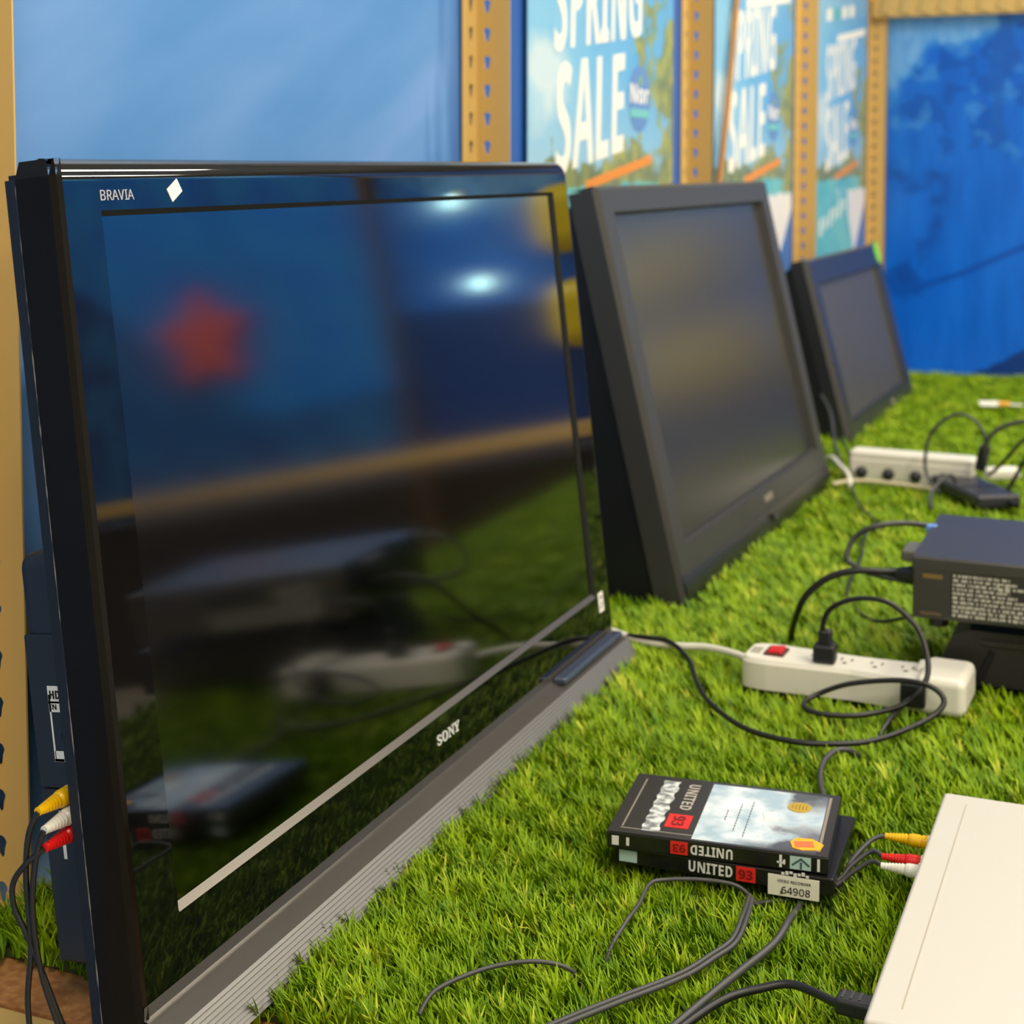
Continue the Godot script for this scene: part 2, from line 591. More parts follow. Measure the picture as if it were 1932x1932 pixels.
func build_end_unit() -> void:
	var steel: Material = mats.tan_steel
	var unit := thing("end_display_unit", "tan steel end unit with blue printed panels closing the far end of the aisle", "shelving")
	var pr := printed("reef_panel", reef_print(560, 320, 2.255, 1.215, 12, 0.0), 0.3)
	var pr2 := printed("reef_panel_two", reef_print(400, 420, 1.96, 1.5, 31, 0.5, 0.5), 0.3)
	# printed panels: lower edge below the turf, upper edge under the yellow beam
	var b := MB.new()
	var y0 := -0.09
	var y1 := 1.125
	var z0 := -0.87
	var z1 := 1.385
	b.quad(Vector3(5.318, y0, z0), Vector3(5.318, y0, z1), Vector3(5.318, y1, z1), Vector3(5.318, y1, z0), Vector3(-1, 0, 0))
	b.box(at(5.323, (y0 + y1) / 2, (z0 + z1) / 2), Vector3(0.008, y1 - y0, z1 - z0))
	part(unit, "printed_panel", b.mesh(), pr)
	b = MB.new()
	b.quad(Vector3(5.318, y0, 1.44), Vector3(5.318, y0, 3.4), Vector3(5.318, 2.0, 3.4), Vector3(5.318, 2.0, 1.44), Vector3(-1, 0, 0))
	b.box(at(5.323, (y0 + 2.0) / 2, 2.42), Vector3(0.008, 2.0 - y0, 1.96))
	part(unit, "printed_panel", b.mesh(), pr2)
	b = MB.new()
	b.box(at(5.323, 1.6, 0.26), Vector3(0.008, 0.8, 2.25))
	part(unit, "upper_panel", b.mesh(), mats.blue_panel)
	b = MB.new()
	b.box(at(5.36, -0.44, 1.3), Vector3(0.01, 0.68, 4.2))  # dark sheet whose colour stands in for the shaded space below the beam
	part(unit, "shade_panel", b.mesh(), mat("under_beam_shade", c8(44, 34, 26), 0.8))
	b = MB.new()
	b.rbox(at(5.29, 0.6, 1.413), Vector3(0.05, 2.7, 0.05), 0.004)
	part(unit, "upright", b.mesh(), mat("brown_steel", c8(92, 70, 44), 0.5))
	b = MB.new()
	b.rbox(at(5.27, -0.015, 1.78), Vector3(0.06, 0.055, 3.2), 0.006)
	part(unit, "beam", b.mesh(), steel)
	# ribbed upper beam across the top of the panel
	b = MB.new()
	b.box(at(5.268, 1.17, 0.25), Vector3(0.004, 0.09, 2.33))
	b.box(at(5.29, 1.128, 0.25), Vector3(0.045, 0.004, 2.33))
	var bm := part(unit, "top_beam", b.mesh(), steel)
	for i in 30:
		b = MB.new()
		b.rbox(turned(Vector3(18, 0, 0), Vector3(5.264, 1.172, -0.86 + i * 0.062)), Vector3(0.008, 0.082, 0.04), 0.004)
		part(bm, "rib", b.mesh(), steel)
	b = MB.new()
	b.rbox(at(5.262, 1.205, -0.925), Vector3(0.01, 0.05, 0.03), 0.004)
	var clip := part(unit, "beam_clip", b.mesh(), mats.yellow_plastic)
	clip.set_meta("label", "bright yellow clip at the beam end")

	# things hung on the end panels, seen only as reflections in the dark screens
	var ym := mat("yellow_vinyl", c8(232, 205, 10), 0.25)
	var where := ["upper yellow cushion hung on the blue end panel", "lower yellow cushion hung on the blue end panel"]
	for i in 2:
		var o := thing("yellow_cushion", where[i], "cushion", at(5.22, 0.745 - i * 0.345, 0.43), "yellow cushions on the end panel")
		b = MB.new()
		b.rbox(Transform3D(), Vector3(0.16, 0.25, 0.58), 0.078)
		part(o, "pad", b.mesh(), ym)
		b = MB.new()
		b.tube(smooth_path([Vector3(0.05, 0.1, -0.05), Vector3(0.075, 0.16, 0.0), Vector3(0.05, 0.1, 0.05)]), 0.006)
		part(o, "hanging_loop", b.mesh(), ym)
	var star := PackedVector2Array()
	for k in 10:
		var r := 0.225 if k % 2 == 0 else 0.115
		star.append(Vector2(sin(TAU * k / 10.0) * r, cos(TAU * k / 10.0) * r))
	b = MB.new()
	b.prism(turned(Vector3(0, -90, 0), Vector3.ZERO), star, 0.0, 0.05)
	var st := part(self, "star_decoration", b.mesh(), mat("coral_foam", c8(222, 92, 62), 0.6), at(5.31, 0.6, 2.25))
	tag(st, "coral red five-pointed star on the blue end panel", "decoration")
	for p in [[0.58, 1.0], [0.9, 1.05]]:  # invented lamps, added to give the bright spots mirrored in the screen
		var lamp := thing("added_lamp", ("lower" if p[0] < 0.7 else "upper") + " added lamp on the blue end panel, making bright spots in the screen", "lamp", at(5.312, p[0], p[1]), "added lamps on the end panel")
		b = MB.new()
		b.lathe(turned(Vector3(0, 0, 90), Vector3.ZERO), [Vector2(0.0, 0.022), Vector2(0.03, 0.022), Vector2(0.038, 0.016), Vector2(0.038, 0.0)], 20)
		part(lamp, "case", b.mesh(), mats.white_plastic)
		b = MB.new()
		b.lathe(turned(Vector3(0, 0, 90), Vector3.ZERO), [Vector2(0.0, 0.03), Vector2(0.012, 0.028), Vector2(0.02, 0.022)], 20)
		var lm := mat("added_lamp_glow", c8(255, 255, 255), 0.5)
		lm.emission_enabled = true
		lm.emission = Color(0.75, 1.0, 1.0)
		lm.emission_energy_multiplier = 1.4
		part(lamp, "added_lamp_lens", b.mesh(), lm)
		var l := OmniLight3D.new()
		l.name = "light"
		l.light_color = Color(0.75, 1.0, 1.0)
		l.light_energy = 0.008
		l.light_size = 0.025
		l.omni_range = 8.0
		l.omni_attenuation = 2.0
		l.shadow_enabled = true
		l.position = Vector3(-0.06, 0, 0)
		lamp.add_child(l, true)


# poster background: sky, cloud, trees, water; 0.77 wide, 1.0 tall, origin lower left at y = 0.30
func poster_print(w: int, h: int) -> Image:
	var img := Image.create(w, h, false, Image.FORMAT_RGB8)
	var n1 := noise(21, 0.01, 5)
	var n2 := noise(27, 0.03, 5)
	for py in h:
		for px in w:
			var x := 0.77 * px / w
			var y := 1.3 - 1.0 * py / h
			var a := n1.get_noise_2d(px, py)
			var f := n2.get_noise_2d(px, py)
			var c := Color8(138, 200, 236).lerp(Color8(96, 172, 228), clampf(x * 1.6 + a * 0.4 - 0.1, 0, 1))
			c = c.lerp(Color8(176, 212, 232), clampf((0.8 - y) * 4.0, 0, 1))
			# cloud on the left
			var cl := clampf(1.25 - Vector2((x - 0.06) / 0.17, (y - 0.775) / 0.06).length() + a * 1.2, 0, 1)
			c = c.lerp(Color8(226, 238, 238), cl * 0.8)
			# tall trees at right, low bushes below
			var tree := clampf((x - 0.60 + a * 0.2 + f * 0.12 + maxf(0.0, y - 0.85) * 0.35) / 0.05, 0, 1) * clampf((0.96 - y + a * 0.2) / 0.03, 0, 1)
			var bush := clampf((0.70 - y - absf(x - 0.52) * 0.45 + f * 0.05) / 0.012, 0, 1)
			var low := clampf((0.64 + f * 0.03 + 0.03 * clampf(1.0 - absf(x - 0.1) / 0.02, 0, 1) - y) / 0.01, 0, 1)
			var green := Color8(120, 128, 76).lerp(Color8(178, 172, 74), clampf(0.5 + f * 1.4, 0, 1))
			c = c.lerp(green, clampf(maxf(tree, bush), 0, 1) * 0.85)
			c = c.lerp(green.lerp(Color8(90, 120, 110), 0.4), low * (1.0 - maxf(tree, bush)))
			# teal water under the foliage
			var shore := 0.595 + (x - 0.1) * 0.02 + f * 0.01
			var water := clampf((shore - y) / 0.006, 0, 1) * (1.0 - clampf((x - 0.66 + f * 0.06) / 0.02, 0, 1) * clampf((y - 0.56) / 0.01, 0, 1))
			c = c.lerp(Color8(96, 188, 202).lerp(Color8(130, 206, 204), clampf(0.5 + a, 0, 1)), water)
			# white boat at the right and splashes
			var boat := clampf((x - (0.46 + (0.56 - y) * 0.28 + maxf(0.0, 0.47 - y) * 0.6)) / 0.006, 0, 1) * clampf((0.565 + f * 0.012 - y) / 0.006, 0, 1)
			c = c.lerp(Color8(244, 240, 234), boat)
			var edge := clampf((0.36 + (0.72 - x) * -0.9 + 0.12 - y) / 0.01, 0, 1) * (1.0 if x > 0.5 else 0.0)
			c = c.lerp(Color8(58, 120, 196), edge)
			var splash := clampf((f - 0.18) / 0.1, 0, 1) * clampf(1.0 - absf(y - 0.545 - (x - 0.25) * 0.12) / 0.035, 0, 1) * clampf(1.0 - absf(x - 0.28) / 0.2, 0, 1)
			c = c.lerp(Color8(238, 242, 240), splash)
			img.set_pixel(px, py, c)
	return img


func build_posters() -> void:
	var paper := printed("poster_print", poster_print(385, 500), 0.35)
	var white := mat("poster_white", c8(252, 248, 236), 0.45)
	var orange := mat("poster_orange", c8(240, 150, 52), 0.45)
	var labels := ["sale poster beside the big glossy television, nearest of three", "sale poster behind the wide middle television, second of three", "sale poster above the smallest television, farthest of three"]
	var left := [2.247, 3.33, 4.42]
	for i in 3:
		var o := thing("sale_poster", labels[i], "poster", at(left[i], 0, -0.918), "sale posters on the back panels")
		var b := MB.new()
		b.quad(Vector3(0, 0.3, 0), Vector3(0.77, 0.3, 0), Vector3(0.77, 1.3, 0), Vector3(0, 1.3, 0), Vector3(0, 0, 1))
		b.quad(Vector3(0, 0.3, -0.002), Vector3(0.77, 0.3, -0.002), Vector3(0.77, 1.3, -0.002), Vector3(0, 1.3, -0.002), Vector3(0, 0, -1))
		for e in [0.0, 0.77]:
			b.quad(Vector3(e, 0.3, -0.002), Vector3(e, 1.3, -0.002), Vector3(e, 1.3, 0), Vector3(e, 0.3, 0), Vector3(e - 0.4, 0, 0))
		part(o, "sheet", b.mesh(), paper)
		var slant := Basis(Vector3(cos(0.125), sin(0.125), 0), Vector3(0.04, 1, 0), Vector3(0, 0, 1))
		var bold := font(false, 700)
		lettering(o, "lettering", "SPRING", bold, 0.168, 0.455, white, Transform3D(slant, Vector3(0.112, 0.814, 0.0002)))
		lettering(o, "lettering", "SALE", bold, 0.186, 0.345, white, Transform3D(slant, Vector3(0.118, 0.612, 0.0002)))
		b = MB.new()
		b.box(Transform3D(slant, Vector3(0.50, 1.04, 0.0004)), Vector3(0.46, 0.022, 0.0006))
		part(o, "printed_bar", b.mesh(), white)
		b = MB.new()
		b.box(Transform3D(Basis(Vector3(cos(0.13), sin(0.13), 0), Vector3(0, 1, 0), Vector3(0, 0, 1)), Vector3(0.445, 0.621, 0.0004)), Vector3(0.37, 0.017, 0.0006))
		part(o, "printed_bar", b.mesh(), orange)
		# round badge with a white wordmark, green leaf and teal band
		var badge := PackedVector2Array()
		for k in 28:
			badge.append(Vector2(0.065 * cos(TAU * k / 28.0), 0.062 * sin(TAU * k / 28.0)))
		b = MB.new()
		b.prism(at(0.553, 0.757, 0.0), badge, 0.0, 0.0008)
		var bd := part(o, "badge", b.mesh(), mat("badge_blue", c8(104, 146, 206), 0.45))
		lettering(bd, "wordmark", "Nor", font(false, 700), 0.036, 0.108, white, Transform3D(Basis(), Vector3(0.499, 0.748, 0.0009)))
		b = MB.new()
		b.box(at(0.553, 0.73, 0.0012), Vector3(0.112, 0.016, 0.0006))
		part(bd, "band", b.mesh(), mat("badge_teal", c8(120, 200, 200), 0.45))
		b = MB.new()
		b.prism(Transform3D(Basis.from_euler(Vector3(0, 0, -0.3)), Vector3(0.556, 0.79, 0.0)), PackedVector2Array([Vector2(0, -0.012), Vector2(0.008, 0), Vector2(0.003, 0.013), Vector2(-0.007, 0.002)]), 0.0008, 0.0016)
		part(bd, "leaf", b.mesh(), mat("leaf_green", c8(150, 190, 80), 0.5))
		# small words above and below, blurred strokes in the photograph
		for k in 4:
			b = MB.new()
			b.box(Transform3D(slant, Vector3(0.15 + k * 0.115, 1.072 + k * 0.014, 0.0004)), Vector3(0.07, 0.036, 0.0006))
			part(o, "small_word", b.mesh(), white if k != 1 else mat("badge_teal_two", c8(84, 186, 190), 0.45))
		for k in 6:
			b = MB.new()
			b.box(Transform3D(slant, Vector3(0.06 + k * 0.07, 0.455 + k * 0.012, 0.0004)), Vector3(0.026, 0.05 - 0.012 * (k % 2), 0.0006))
			part(o, "small_word", b.mesh(), white)
	# thin wooden lath leaning across the second bay
	var w := MB.new()
	w.tube([Vector3(3.28, 0.53, -0.90), Vector3(3.375, 0.76, -0.902), Vector3(3.45, 0.97, -0.905), Vector3(3.52, 1.2, -0.908)], 0.0075, 6)
	var lath := part(self, "wooden_lath", w.mesh(), mat("lath_wood", c8(176, 124, 62), 0.6))
	tag(lath, "thin brown wooden lath leaning beside the second sale poster", "lath")


func blade_tuft(blades: int, tall: float, spread: float, width: float, s: int) -> ArrayMesh:
	var r := RandomNumberGenerator.new()
	r.seed = s
	var b := MB.new()
	for i in blades:
		var a := r.randf() * TAU
		var root := Vector3(cos(a), 0, sin(a)) * r.randf() * spread * 0.5
		var lean_dir := Vector3(cos(a + r.randf_range(-0.9, 0.9)), 0, sin(a + r.randf_range(-0.9, 0.9)))
		lean_dir = (lean_dir * 0.7 + Vector3(0.15, 0, -0.55)).normalized()
		var lean := r.randf_range(0.3, 1.0)
		var h := tall * r.randf_range(0.65, 1.05)
		var side := Vector3(-lean_dir.z, 0, lean_dir.x).rotated(Vector3.UP, r.randf_range(-0.8, 0.8))
		var prev := root
		var pw := width
		var steps := 3
		for k in steps:
			var t := float(k + 1) / steps
			var p := root + Vector3(0, h * t * (1.0 - 0.18 * lean * t), 0) + lean_dir * h * lean * t * t * 0.8
			var w := width * (1.0 - 0.85 * pow(t, 2.0))
			var n := (p - prev).cross(side).normalized()
			if n.y < 0: n = -n
			n = (n + Vector3(0, 0.4, 0)).normalized()
			b.smooth_quad(prev - side * pw * 0.5, prev + side * pw * 0.5, p + side * w * 0.5, p - side * w * 0.5, n, n, n, n)
			prev = p
			pw = w
	return b.mesh()


func build_turf() -> void:
	var turf := thing("artificial_turf", "bright green artificial grass mat covering the display table", "turf")
	var b := MB.new()
	b.box(at((0.955 + 4.73) / 2, 0.0015, (DECK_Z + 0.115) / 2 + 0.002), Vector3(4.73 - 0.955, 0.007, 0.105 - DECK_Z))
	part(turf, "backing", b.mesh(), mat("turf_backing", c8(48, 62, 14), 0.9))
	var grass := mat("grass_blade", Color.WHITE, 0.5, 0.0, 0.28)
	grass.vertex_color_use_as_albedo = true
	grass.backlight_enabled = true
	grass.backlight = Color(0.3, 0.36, 0.05)
	var clumps := noise(77, 14.0, 2)
	var gaps := noise(78, 75.0, 1)
	# turf pressed flat under and just beside heavy things
	var crushed := [[1.222, 1.40, -0.445, -0.228], [1.0, 1.41, -0.17, 0.115], [1.735, 1.84, -0.45, -0.185], [1.84, 2.1, -0.25, 0.11], [0.94, 1.83, -0.8, -0.615], [2.05, 3.0, -0.8, -0.6], [3.45, 4.35, -0.85, -0.64]]
	var zones := [
		[0.945, 1.55, 0.0057, 7, 0.0255, 0.006, 0.0028],
		[1.55, 2.5, 0.0080, 8, 0.027, 0.009, 0.0031],
		[2.5, 4.73, 0.0118, 9, 0.027, 0.014, 0.0044],
	]
	for zi in zones.size():
		var zn: Array = zones[zi]
		var mm := MultiMesh.new()
		mm.transform_format = MultiMesh.TRANSFORM_3D
		mm.use_colors = true
		mm.mesh = blade_tuft(zn[3], zn[4], zn[5], zn[6], 40 + zi)
		var nx := int((zn[1] - zn[0]) / zn[2])
		var nz := int((0.115 - DECK_Z) / zn[2])
		mm.instance_count = nx * nz
		var n := 0
		for i in nx:
			for j in nz:
				var x: float = zn[0] + (i + rng.randf()) * zn[2]
				var z: float = DECK_Z + (j + rng.randf()) * zn[2]
				if zi == 0 and i < 2:
					x += rng.randf_range(-0.008, 0.006)
				var cl := clumps.get_noise_2d(x, z)
				var tuft := gaps.get_noise_2d(x, z)
				var s := (rng.randf_range(0.75, 1.1) + cl * 0.16) * clampf(0.9 + tuft * 1.1, 0.35, 1.12)
				for r in crushed:
					if x > r[0] and x < r[1] and z > r[2] and z < r[3]:
						s *= 0.5
				var ba := Basis.from_euler(Vector3(rng.randf_range(-0.25, 0.25), rng.randf_range(-0.9, 0.9), rng.randf_range(-0.25, 0.25)))
				mm.set_instance_transform(n, Transform3D(ba.scaled(Vector3(s, s, s)), Vector3(x, 0.004, z)))
				var k := clampf(rng.randf() * 0.8 + cl * 0.5 + 0.1, 0.0, 1.0)
				var c := Color(0.095, 0.205, 0.001).lerp(Color(0.27, 0.40, 0.002), k)
				if rng.randf() < 0.06:
					c = Color(0.42, 0.48, 0.03)
				mm.set_instance_color(n, c)
				n += 1
		var mi := MultiMeshInstance3D.new()
		mi.name = "blades"
		mi.multimesh = mm
		mi.material_override = grass
		mi.set_meta("kind", "stuff")
		turf.add_child(mi, true)


# rectangle frame made of a profile ring: outer and inner rectangles in local xy with depth between z values
func frame_ring(b: MB, outer: Rect2, inner: Rect2, z_outer: float, z_inner: float) -> void:
	var o := [outer.position, outer.position + Vector2(outer.size.x, 0), outer.end, outer.position + Vector2(0, outer.size.y)]
	var i := [inner.position, inner.position + Vector2(inner.size.x, 0), inner.end, inner.position + Vector2(0, inner.size.y)]
	for k in 4:
		var l := (k + 1) % 4
		var p := Vector3(o[k].x, o[k].y, z_outer)
		var q := Vector3(o[l].x, o[l].y, z_outer)
		var r := Vector3(i[l].x, i[l].y, z_inner)
		var s := Vector3(i[k].x, i[k].y, z_inner)
		var mid := outer.get_center()
		var dirout := Vector3((o[k].x + o[l].x) / 2 - mid.x, (o[k].y + o[l].y) / 2 - mid.y, 0)
		b.quad(p, q, r, s, Vector3(0, 0, 1) if absf(z_outer - z_inner) < absf(o[k].distance_to(i[k])) else (-dirout if z_outer > z_inner else dirout))


func build_big_television() -> void:
	var lean := 0.1137
	# local axes: x along the screen, y up the screen, z out of the screen; origin at the foot of the front face
	var ba := Basis(Vector3(1, 0, 0), Vector3(0, cos(lean), -sin(lean)), Vector3(0, sin(lean), cos(lean)))
	var centre := Vector3(1.3351, 0.3508, -0.6627)
	var foot := centre - ba.y * 0.352
	var tv := thing("flat_television", "large glossy black flat television with silver lower bar, nearest of three", "television", Transform3D(ba, foot))
	var up := 0.352   # local y of the screen centre
	var gloss: Material = mats.gloss_black
	var side: Material = mats.side_black
	# front frame around the screen, with a rolled upper edge
	var b := MB.new()
	var scr := Rect2(-0.438, up - 0.2505, 0.876, 0.5)
	# the left edge splays slightly outwards towards the foot
	var ft := -0.476
	var fb := -0.483
	var fo := [Vector3(fb, up - 0.297, 0), Vector3(0.484, up - 0.297, 0), Vector3(0.484, up + 0.27, 0), Vector3(ft, up + 0.27, 0)]
	var fi := [Vector3(scr.position.x, scr.position.y, 0), Vector3(scr.end.x, scr.position.y, 0), Vector3(scr.end.x, scr.end.y, 0), Vector3(scr.position.x, scr.end.y, 0)]
	for k in 4:
		b.quad(fo[k], fo[(k + 1) % 4], fi[(k + 1) % 4], fi[k], Vector3(0, 0, 1))
	# rolled top
	var arc := []
	for k in 9:
		var a := PI / 2 * k / 8.0
		arc.append([Vector3(0, up + 0.27 + 0.018 * sin(a), -0.018 + 0.018 * cos(a)), Vector3(0, sin(a), cos(a))])
	for k in 8:
		var p: Vector3 = arc[k][0]
		var q: Vector3 = arc[k + 1][0]
		b.smooth_quad(p + Vector3(ft, 0, 0), p + Vector3(0.484, 0, 0), q + Vector3(0.484, 0, 0), q + Vector3(ft, 0, 0), arc[k][1], arc[k][1], arc[k + 1][1], arc[k + 1][1])
	b.quad(Vector3(ft, up + 0.288, -0.018), Vector3(0.484, up + 0.288, -0.018), Vector3(0.484, up + 0.284, -0.05), Vector3(ft + 0.02, up + 0.284, -0.05), Vector3(0, 1, 0))
	# right edge roll
	for k in 6:
		var a0 := PI / 2 * k / 6.0
		var a1 := PI / 2 * (k + 1) / 6.0
		var n0 := Vector3(sin(a0), 0, cos(a0))
		var n1 := Vector3(sin(a1), 0, cos(a1))
		var p0 := Vector3(0.484, 0, -0.012) + n0 * 0.012 - Vector3(0, 0, 0)
		var p1 := Vector3(0.484, 0, -0.012) + n1 * 0.012
		b.smooth_quad(p0 + Vector3(0, up - 0.297, 0), p0 + Vector3(0, up + 0.272, 0), p1 + Vector3(0, up + 0.272, 0), p1 + Vector3(0, up - 0.297, 0), n0, n0, n1, n1)
	b.quad(Vector3(0.496, up - 0.297, -0.012), Vector3(0.496, up + 0.272, -0.012), Vector3(0.496, up + 0.272, -0.05), Vector3(0.496, up - 0.297, -0.05), Vector3(1, 0, 0))
	part(tv, "front_frame", b.mesh(), gloss)
	b = MB.new()
	frame_ring(b, scr, scr.grow(-0.004), 0.0, -0.004)
	part(tv, "screen_gasket", b.mesh(), mats.black_hole)
	# screen
	b = MB.new()
	b.face(at(0, up - 0.0005, -0.004), 0.87, 0.494)
	part(tv, "screen", b.mesh(), mats.screen_gloss)
	# bright trim along the lower edge of the screen
	b = MB.new()
	b.quad(Vector3(-0.438, up - 0.2515, 0.0008), Vector3(0.438, up - 0.2515, 0.0008), Vector3(0.438, up - 0.246, -0.0035), Vector3(-0.438, up - 0.246, -0.0035), Vector3(0, 0.5, 1))
	b.quad(Vector3(-0.438, up - 0.2515, 0.0008), Vector3(0.438, up - 0.2515, 0.0008), Vector3(0.438, up - 0.2525, -0.001), Vector3(-0.438, up - 0.2525, -0.001), Vector3(0, -0.5, 1))
	part(tv, "screen_trim", b.mesh(), mats.silver)
	# left side: chamfer, glossy cheek, matte rear edge
	b = MB.new()
	var yb := up - 0.34
	var yt := up + 0.275
	var prof := [Vector2(0.0, 0.0), Vector2(-0.004, -0.0015), Vector2(-0.0065, -0.006), Vector2(-0.011, -0.031)]
	for k in 3:
		var p: Vector2 = prof[k]
		var q: Vector2 = prof[k + 1]
		b.quad(Vector3(fb + p.x, yb, p.y), Vector3(ft + p.x, yt, p.y), Vector3(ft + q.x, yt, q.y), Vector3(fb + q.x, yb, q.y), Vector3(-1, 0, 0.4))
		b.quad(Vector3(ft + p.x, yt, p.y), Vector3(ft + p.x + 0.004, yt + 0.012, p.y - 0.004), Vector3(ft + q.x + 0.006, yt + 0.012, q.y), Vector3(ft + q.x, yt, q.y), Vector3(-0.6, 1, 0.2))
	b.quad(Vector3(ft + 0.004, yt + 0.012, -0.004), Vector3(ft, yt + 0.012, -0.01), Vector3(ft - 0.005, yt + 0.012, -0.031), Vector3(ft + 0.014, yt + 0.012, -0.031), Vector3(0, 1, 0))
	part(tv, "side_cheek", b.mesh(), side)
	# pale rubbed line along the cheek's rear edge, thin and uneven
	b = MB.new()
	var wn := noise(64, 30.0, 3)
	var last := Vector3.ZERO
	var lw := 0.0
	for k in 240:
		var y := lerpf(yb + 0.005, yt - 0.004, k / 239.0)
		var p := Vector3(lerpf(fb, ft, (y - yb) / (yt - yb)) - 0.0113, y, -0.0312)
		var hw := clampf(0.00022 + wn.get_noise_1d(y) * 0.0009, 0.00003, 0.00055)
		if k > 0:
			b.quad(last - Vector3(0, 0, lw), last + Vector3(0, 0, lw), p + Vector3(0, 0, hw), p - Vector3(0, 0, hw), Vector3(-1, 0, 0))
		last = p
		lw = hw
	var worn := part(tv, "worn_edge", b.mesh(), mat("rubbed_plastic", c8(128, 122, 112), 0.6))
	worn.set_meta("label", "pale rubbed line along the side edge")
	b = MB.new()
	var rear := [Vector2(-0.011, -0.031), Vector2(-0.0095, -0.032), Vector2(-0.0085, -0.042), Vector2(-0.002, -0.047), Vector2(0.045, -0.050)]
	for k in 4:
		var p: Vector2 = rear[k]
		var q: Vector2 = rear[k + 1]
		b.quad(Vector3(fb + p.x, yb, p.y), Vector3(ft + p.x, yt, p.y), Vector3(ft + q.x, yt, q.y), Vector3(fb + q.x, yb, q.y), Vector3(-1, 0, -0.2))
	b.box(at(0.01, up - 0.01, -0.052), Vector3(0.95, 0.58, 0.006))
	part(tv, "rear_edge", b.mesh(), mats.matte_black)
	# lower silver bar: glossy shelf above, ribbed grille in front, rounded end
	b = MB.new()
	var y_top := up - 0.300
	b.quad(Vector3(-0.487, up - 0.297, 0.0), Vector3(0.484, up - 0.297, 0.0), Vector3(0.484, y_top - 0.006, -0.001), Vector3(-0.487, y_top - 0.006, -0.001), Vector3(0, 0, 1))
	b.quad(Vector3(-0.487, y_top - 0.006, -0.001), Vector3(0.484, y_top - 0.006, -0.001), Vector3(0.484, y_top - 0.014, 0.019), Vector3(-0.487, y_top - 0.014, 0.019), Vector3(0, 1, 0.3))
	part(tv, "bar_shelf", b.mesh(), mat("bar_grey", c8(98, 94, 90), 0.25, 0.5))
	b = MB.new()
	var gy := y_top - 0.014
	var ribs := 9
	for k in ribs:
		var a := float(k) / ribs
		var c := float(k + 1) / ribs
		var ya := gy - 0.031 * a
		var yc := gy - 0.031 * c
		var za := 0.019 + 0.014 * a - 0.004 * a * a
		var zc := 0.019 + 0.014 * c - 0.004 * c * c
		var ym := lerpf(ya, yc, 0.66)
		var zm := lerpf(za, zc, 0.66) + 0.0009
		b.quad(Vector3(-0.488, ya, za - 0.0006), Vector3(0.486, ya, za - 0.0006), Vector3(0.486, ym, zm), Vector3(-0.488, ym, zm), Vector3(0, 0.3, 1))
		b.quad(Vector3(-0.488, ym, zm), Vector3(0.486, ym, zm), Vector3(0.486, yc, zc - 0.0006), Vector3(-0.488, yc, zc - 0.0006), Vector3(0, -1, 0.4))
	b.quad(Vector3(-0.488, gy - 0.031, 0.0284), Vector3(0.486, gy - 0.031, 0.0284), Vector3(0.486, gy - 0.038, -0.03), Vector3(-0.488, gy - 0.038, -0.03), Vector3(0, -1, 0))
	for e in [-0.488, 0.486]:
		b.prism(Transform3D(Basis(Vector3(0, 0, 1), Vector3(0, 1, 0), Vector3(-1, 0, 0)), Vector3(e, 0, 0)), PackedVector2Array([Vector2(0.019, gy), Vector2(0.026, gy - 0.016), Vector2(0.028, gy - 0.031), Vector2(-0.02, gy - 0.037), Vector2(-0.02, gy)]), -0.0015, 0.0015)
	part(tv, "speaker_grille", b.mesh(), mats.grille_silver)
	b = MB.new()
	b.rbox(at(0.375, y_top - 0.006, 0.009), Vector3(0.2, 0.008, 0.016), 0.003)
	var tab := part(tv, "control_lip", b.mesh(), mat("blue_grey", c8(74, 82, 104), 0.2, 0.3))
	tab.set_meta("label", "blue-grey raised lip at the right end of the bar")
	# rear housing with connector plates
	b = MB.new()
	b.rbox(at(0.01, up - 0.125, -0.085), Vector3(0.88, 0.26, 0.07), 0.012)
	b.rbox(at(0.02, up + 0.02, -0.075), Vector3(0.8, 0.42, 0.05), 0.02)
	part(tv, "rear_housing", b.mesh(), mat("rear_navy", c8(28, 32, 44), 0.45))
	# connector plates face the near end; y measured up the set
	var plate_t := Transform3D(Basis(Vector3(0, 0, 1), Vector3(0, 1, 0), Vector3(-1, 0, 0)), Vector3(-0.4305, 0, 0))
	var wp: Material = mats.white_print
	var plate := part(tv, "connector_plate", _plate(0.06, 0.115), mats.dark_plastic, plate_t * at(-0.087, up - 0.112, 0))
	b = MB.new()
	b.face(at(0.003, 0.013, 0.0022), 0.032, 0.013)
	b.face(at(-0.012, -0.012, 0.0022), 0.0016, 0.05)
	b.face(at(0.003, -0.036, 0.0022), 0.032, 0.0022)
	b.face(at(-0.008, -0.033, 0.0022), 0.008, 0.008)
	b.face(at(-0.008, 0.004, 0.0022), 0.01, 0.008)
	part(plate, "label_print", b.mesh(), wp)
	lettering(plate, "lettering", "HDMI", font(false, 700), 0.006, 0.019, mats.black_hole, at(-0.011, 0.010, 0.0024))
	lettering(plate, "lettering", "IN", font(), 0.004, 0.006, mats.black_hole, at(-0.012, 0.002, 0.0024))
	b = MB.new()
	b.box(at(0.01, -0.016, 0.002), Vector3(0.012, 0.03, 0.001))
	b.prism(at(-0.002, -0.018, 0.0), PackedVector2Array([Vector2(-0.002, -0.0025), Vector2(0.002, 0), Vector2(-0.002, 0.0025)]), 0.002, 0.003)
	part(plate, "socket", b.mesh(), mats.black_hole)
	var plate2 := part(tv, "connector_plate", _plate(0.06, 0.13), mats.dark_plastic, plate_t * at(-0.087, up - 0.235, 0))
	b = MB.new()
	b.face(at(0.002, 0.044, 0.0022), 0.034, 0.010)
	b.face(at(-0.013, 0.03, 0.0022), 0.003, 0.034)
	part(plate2, "label_print", b.mesh(), wp)
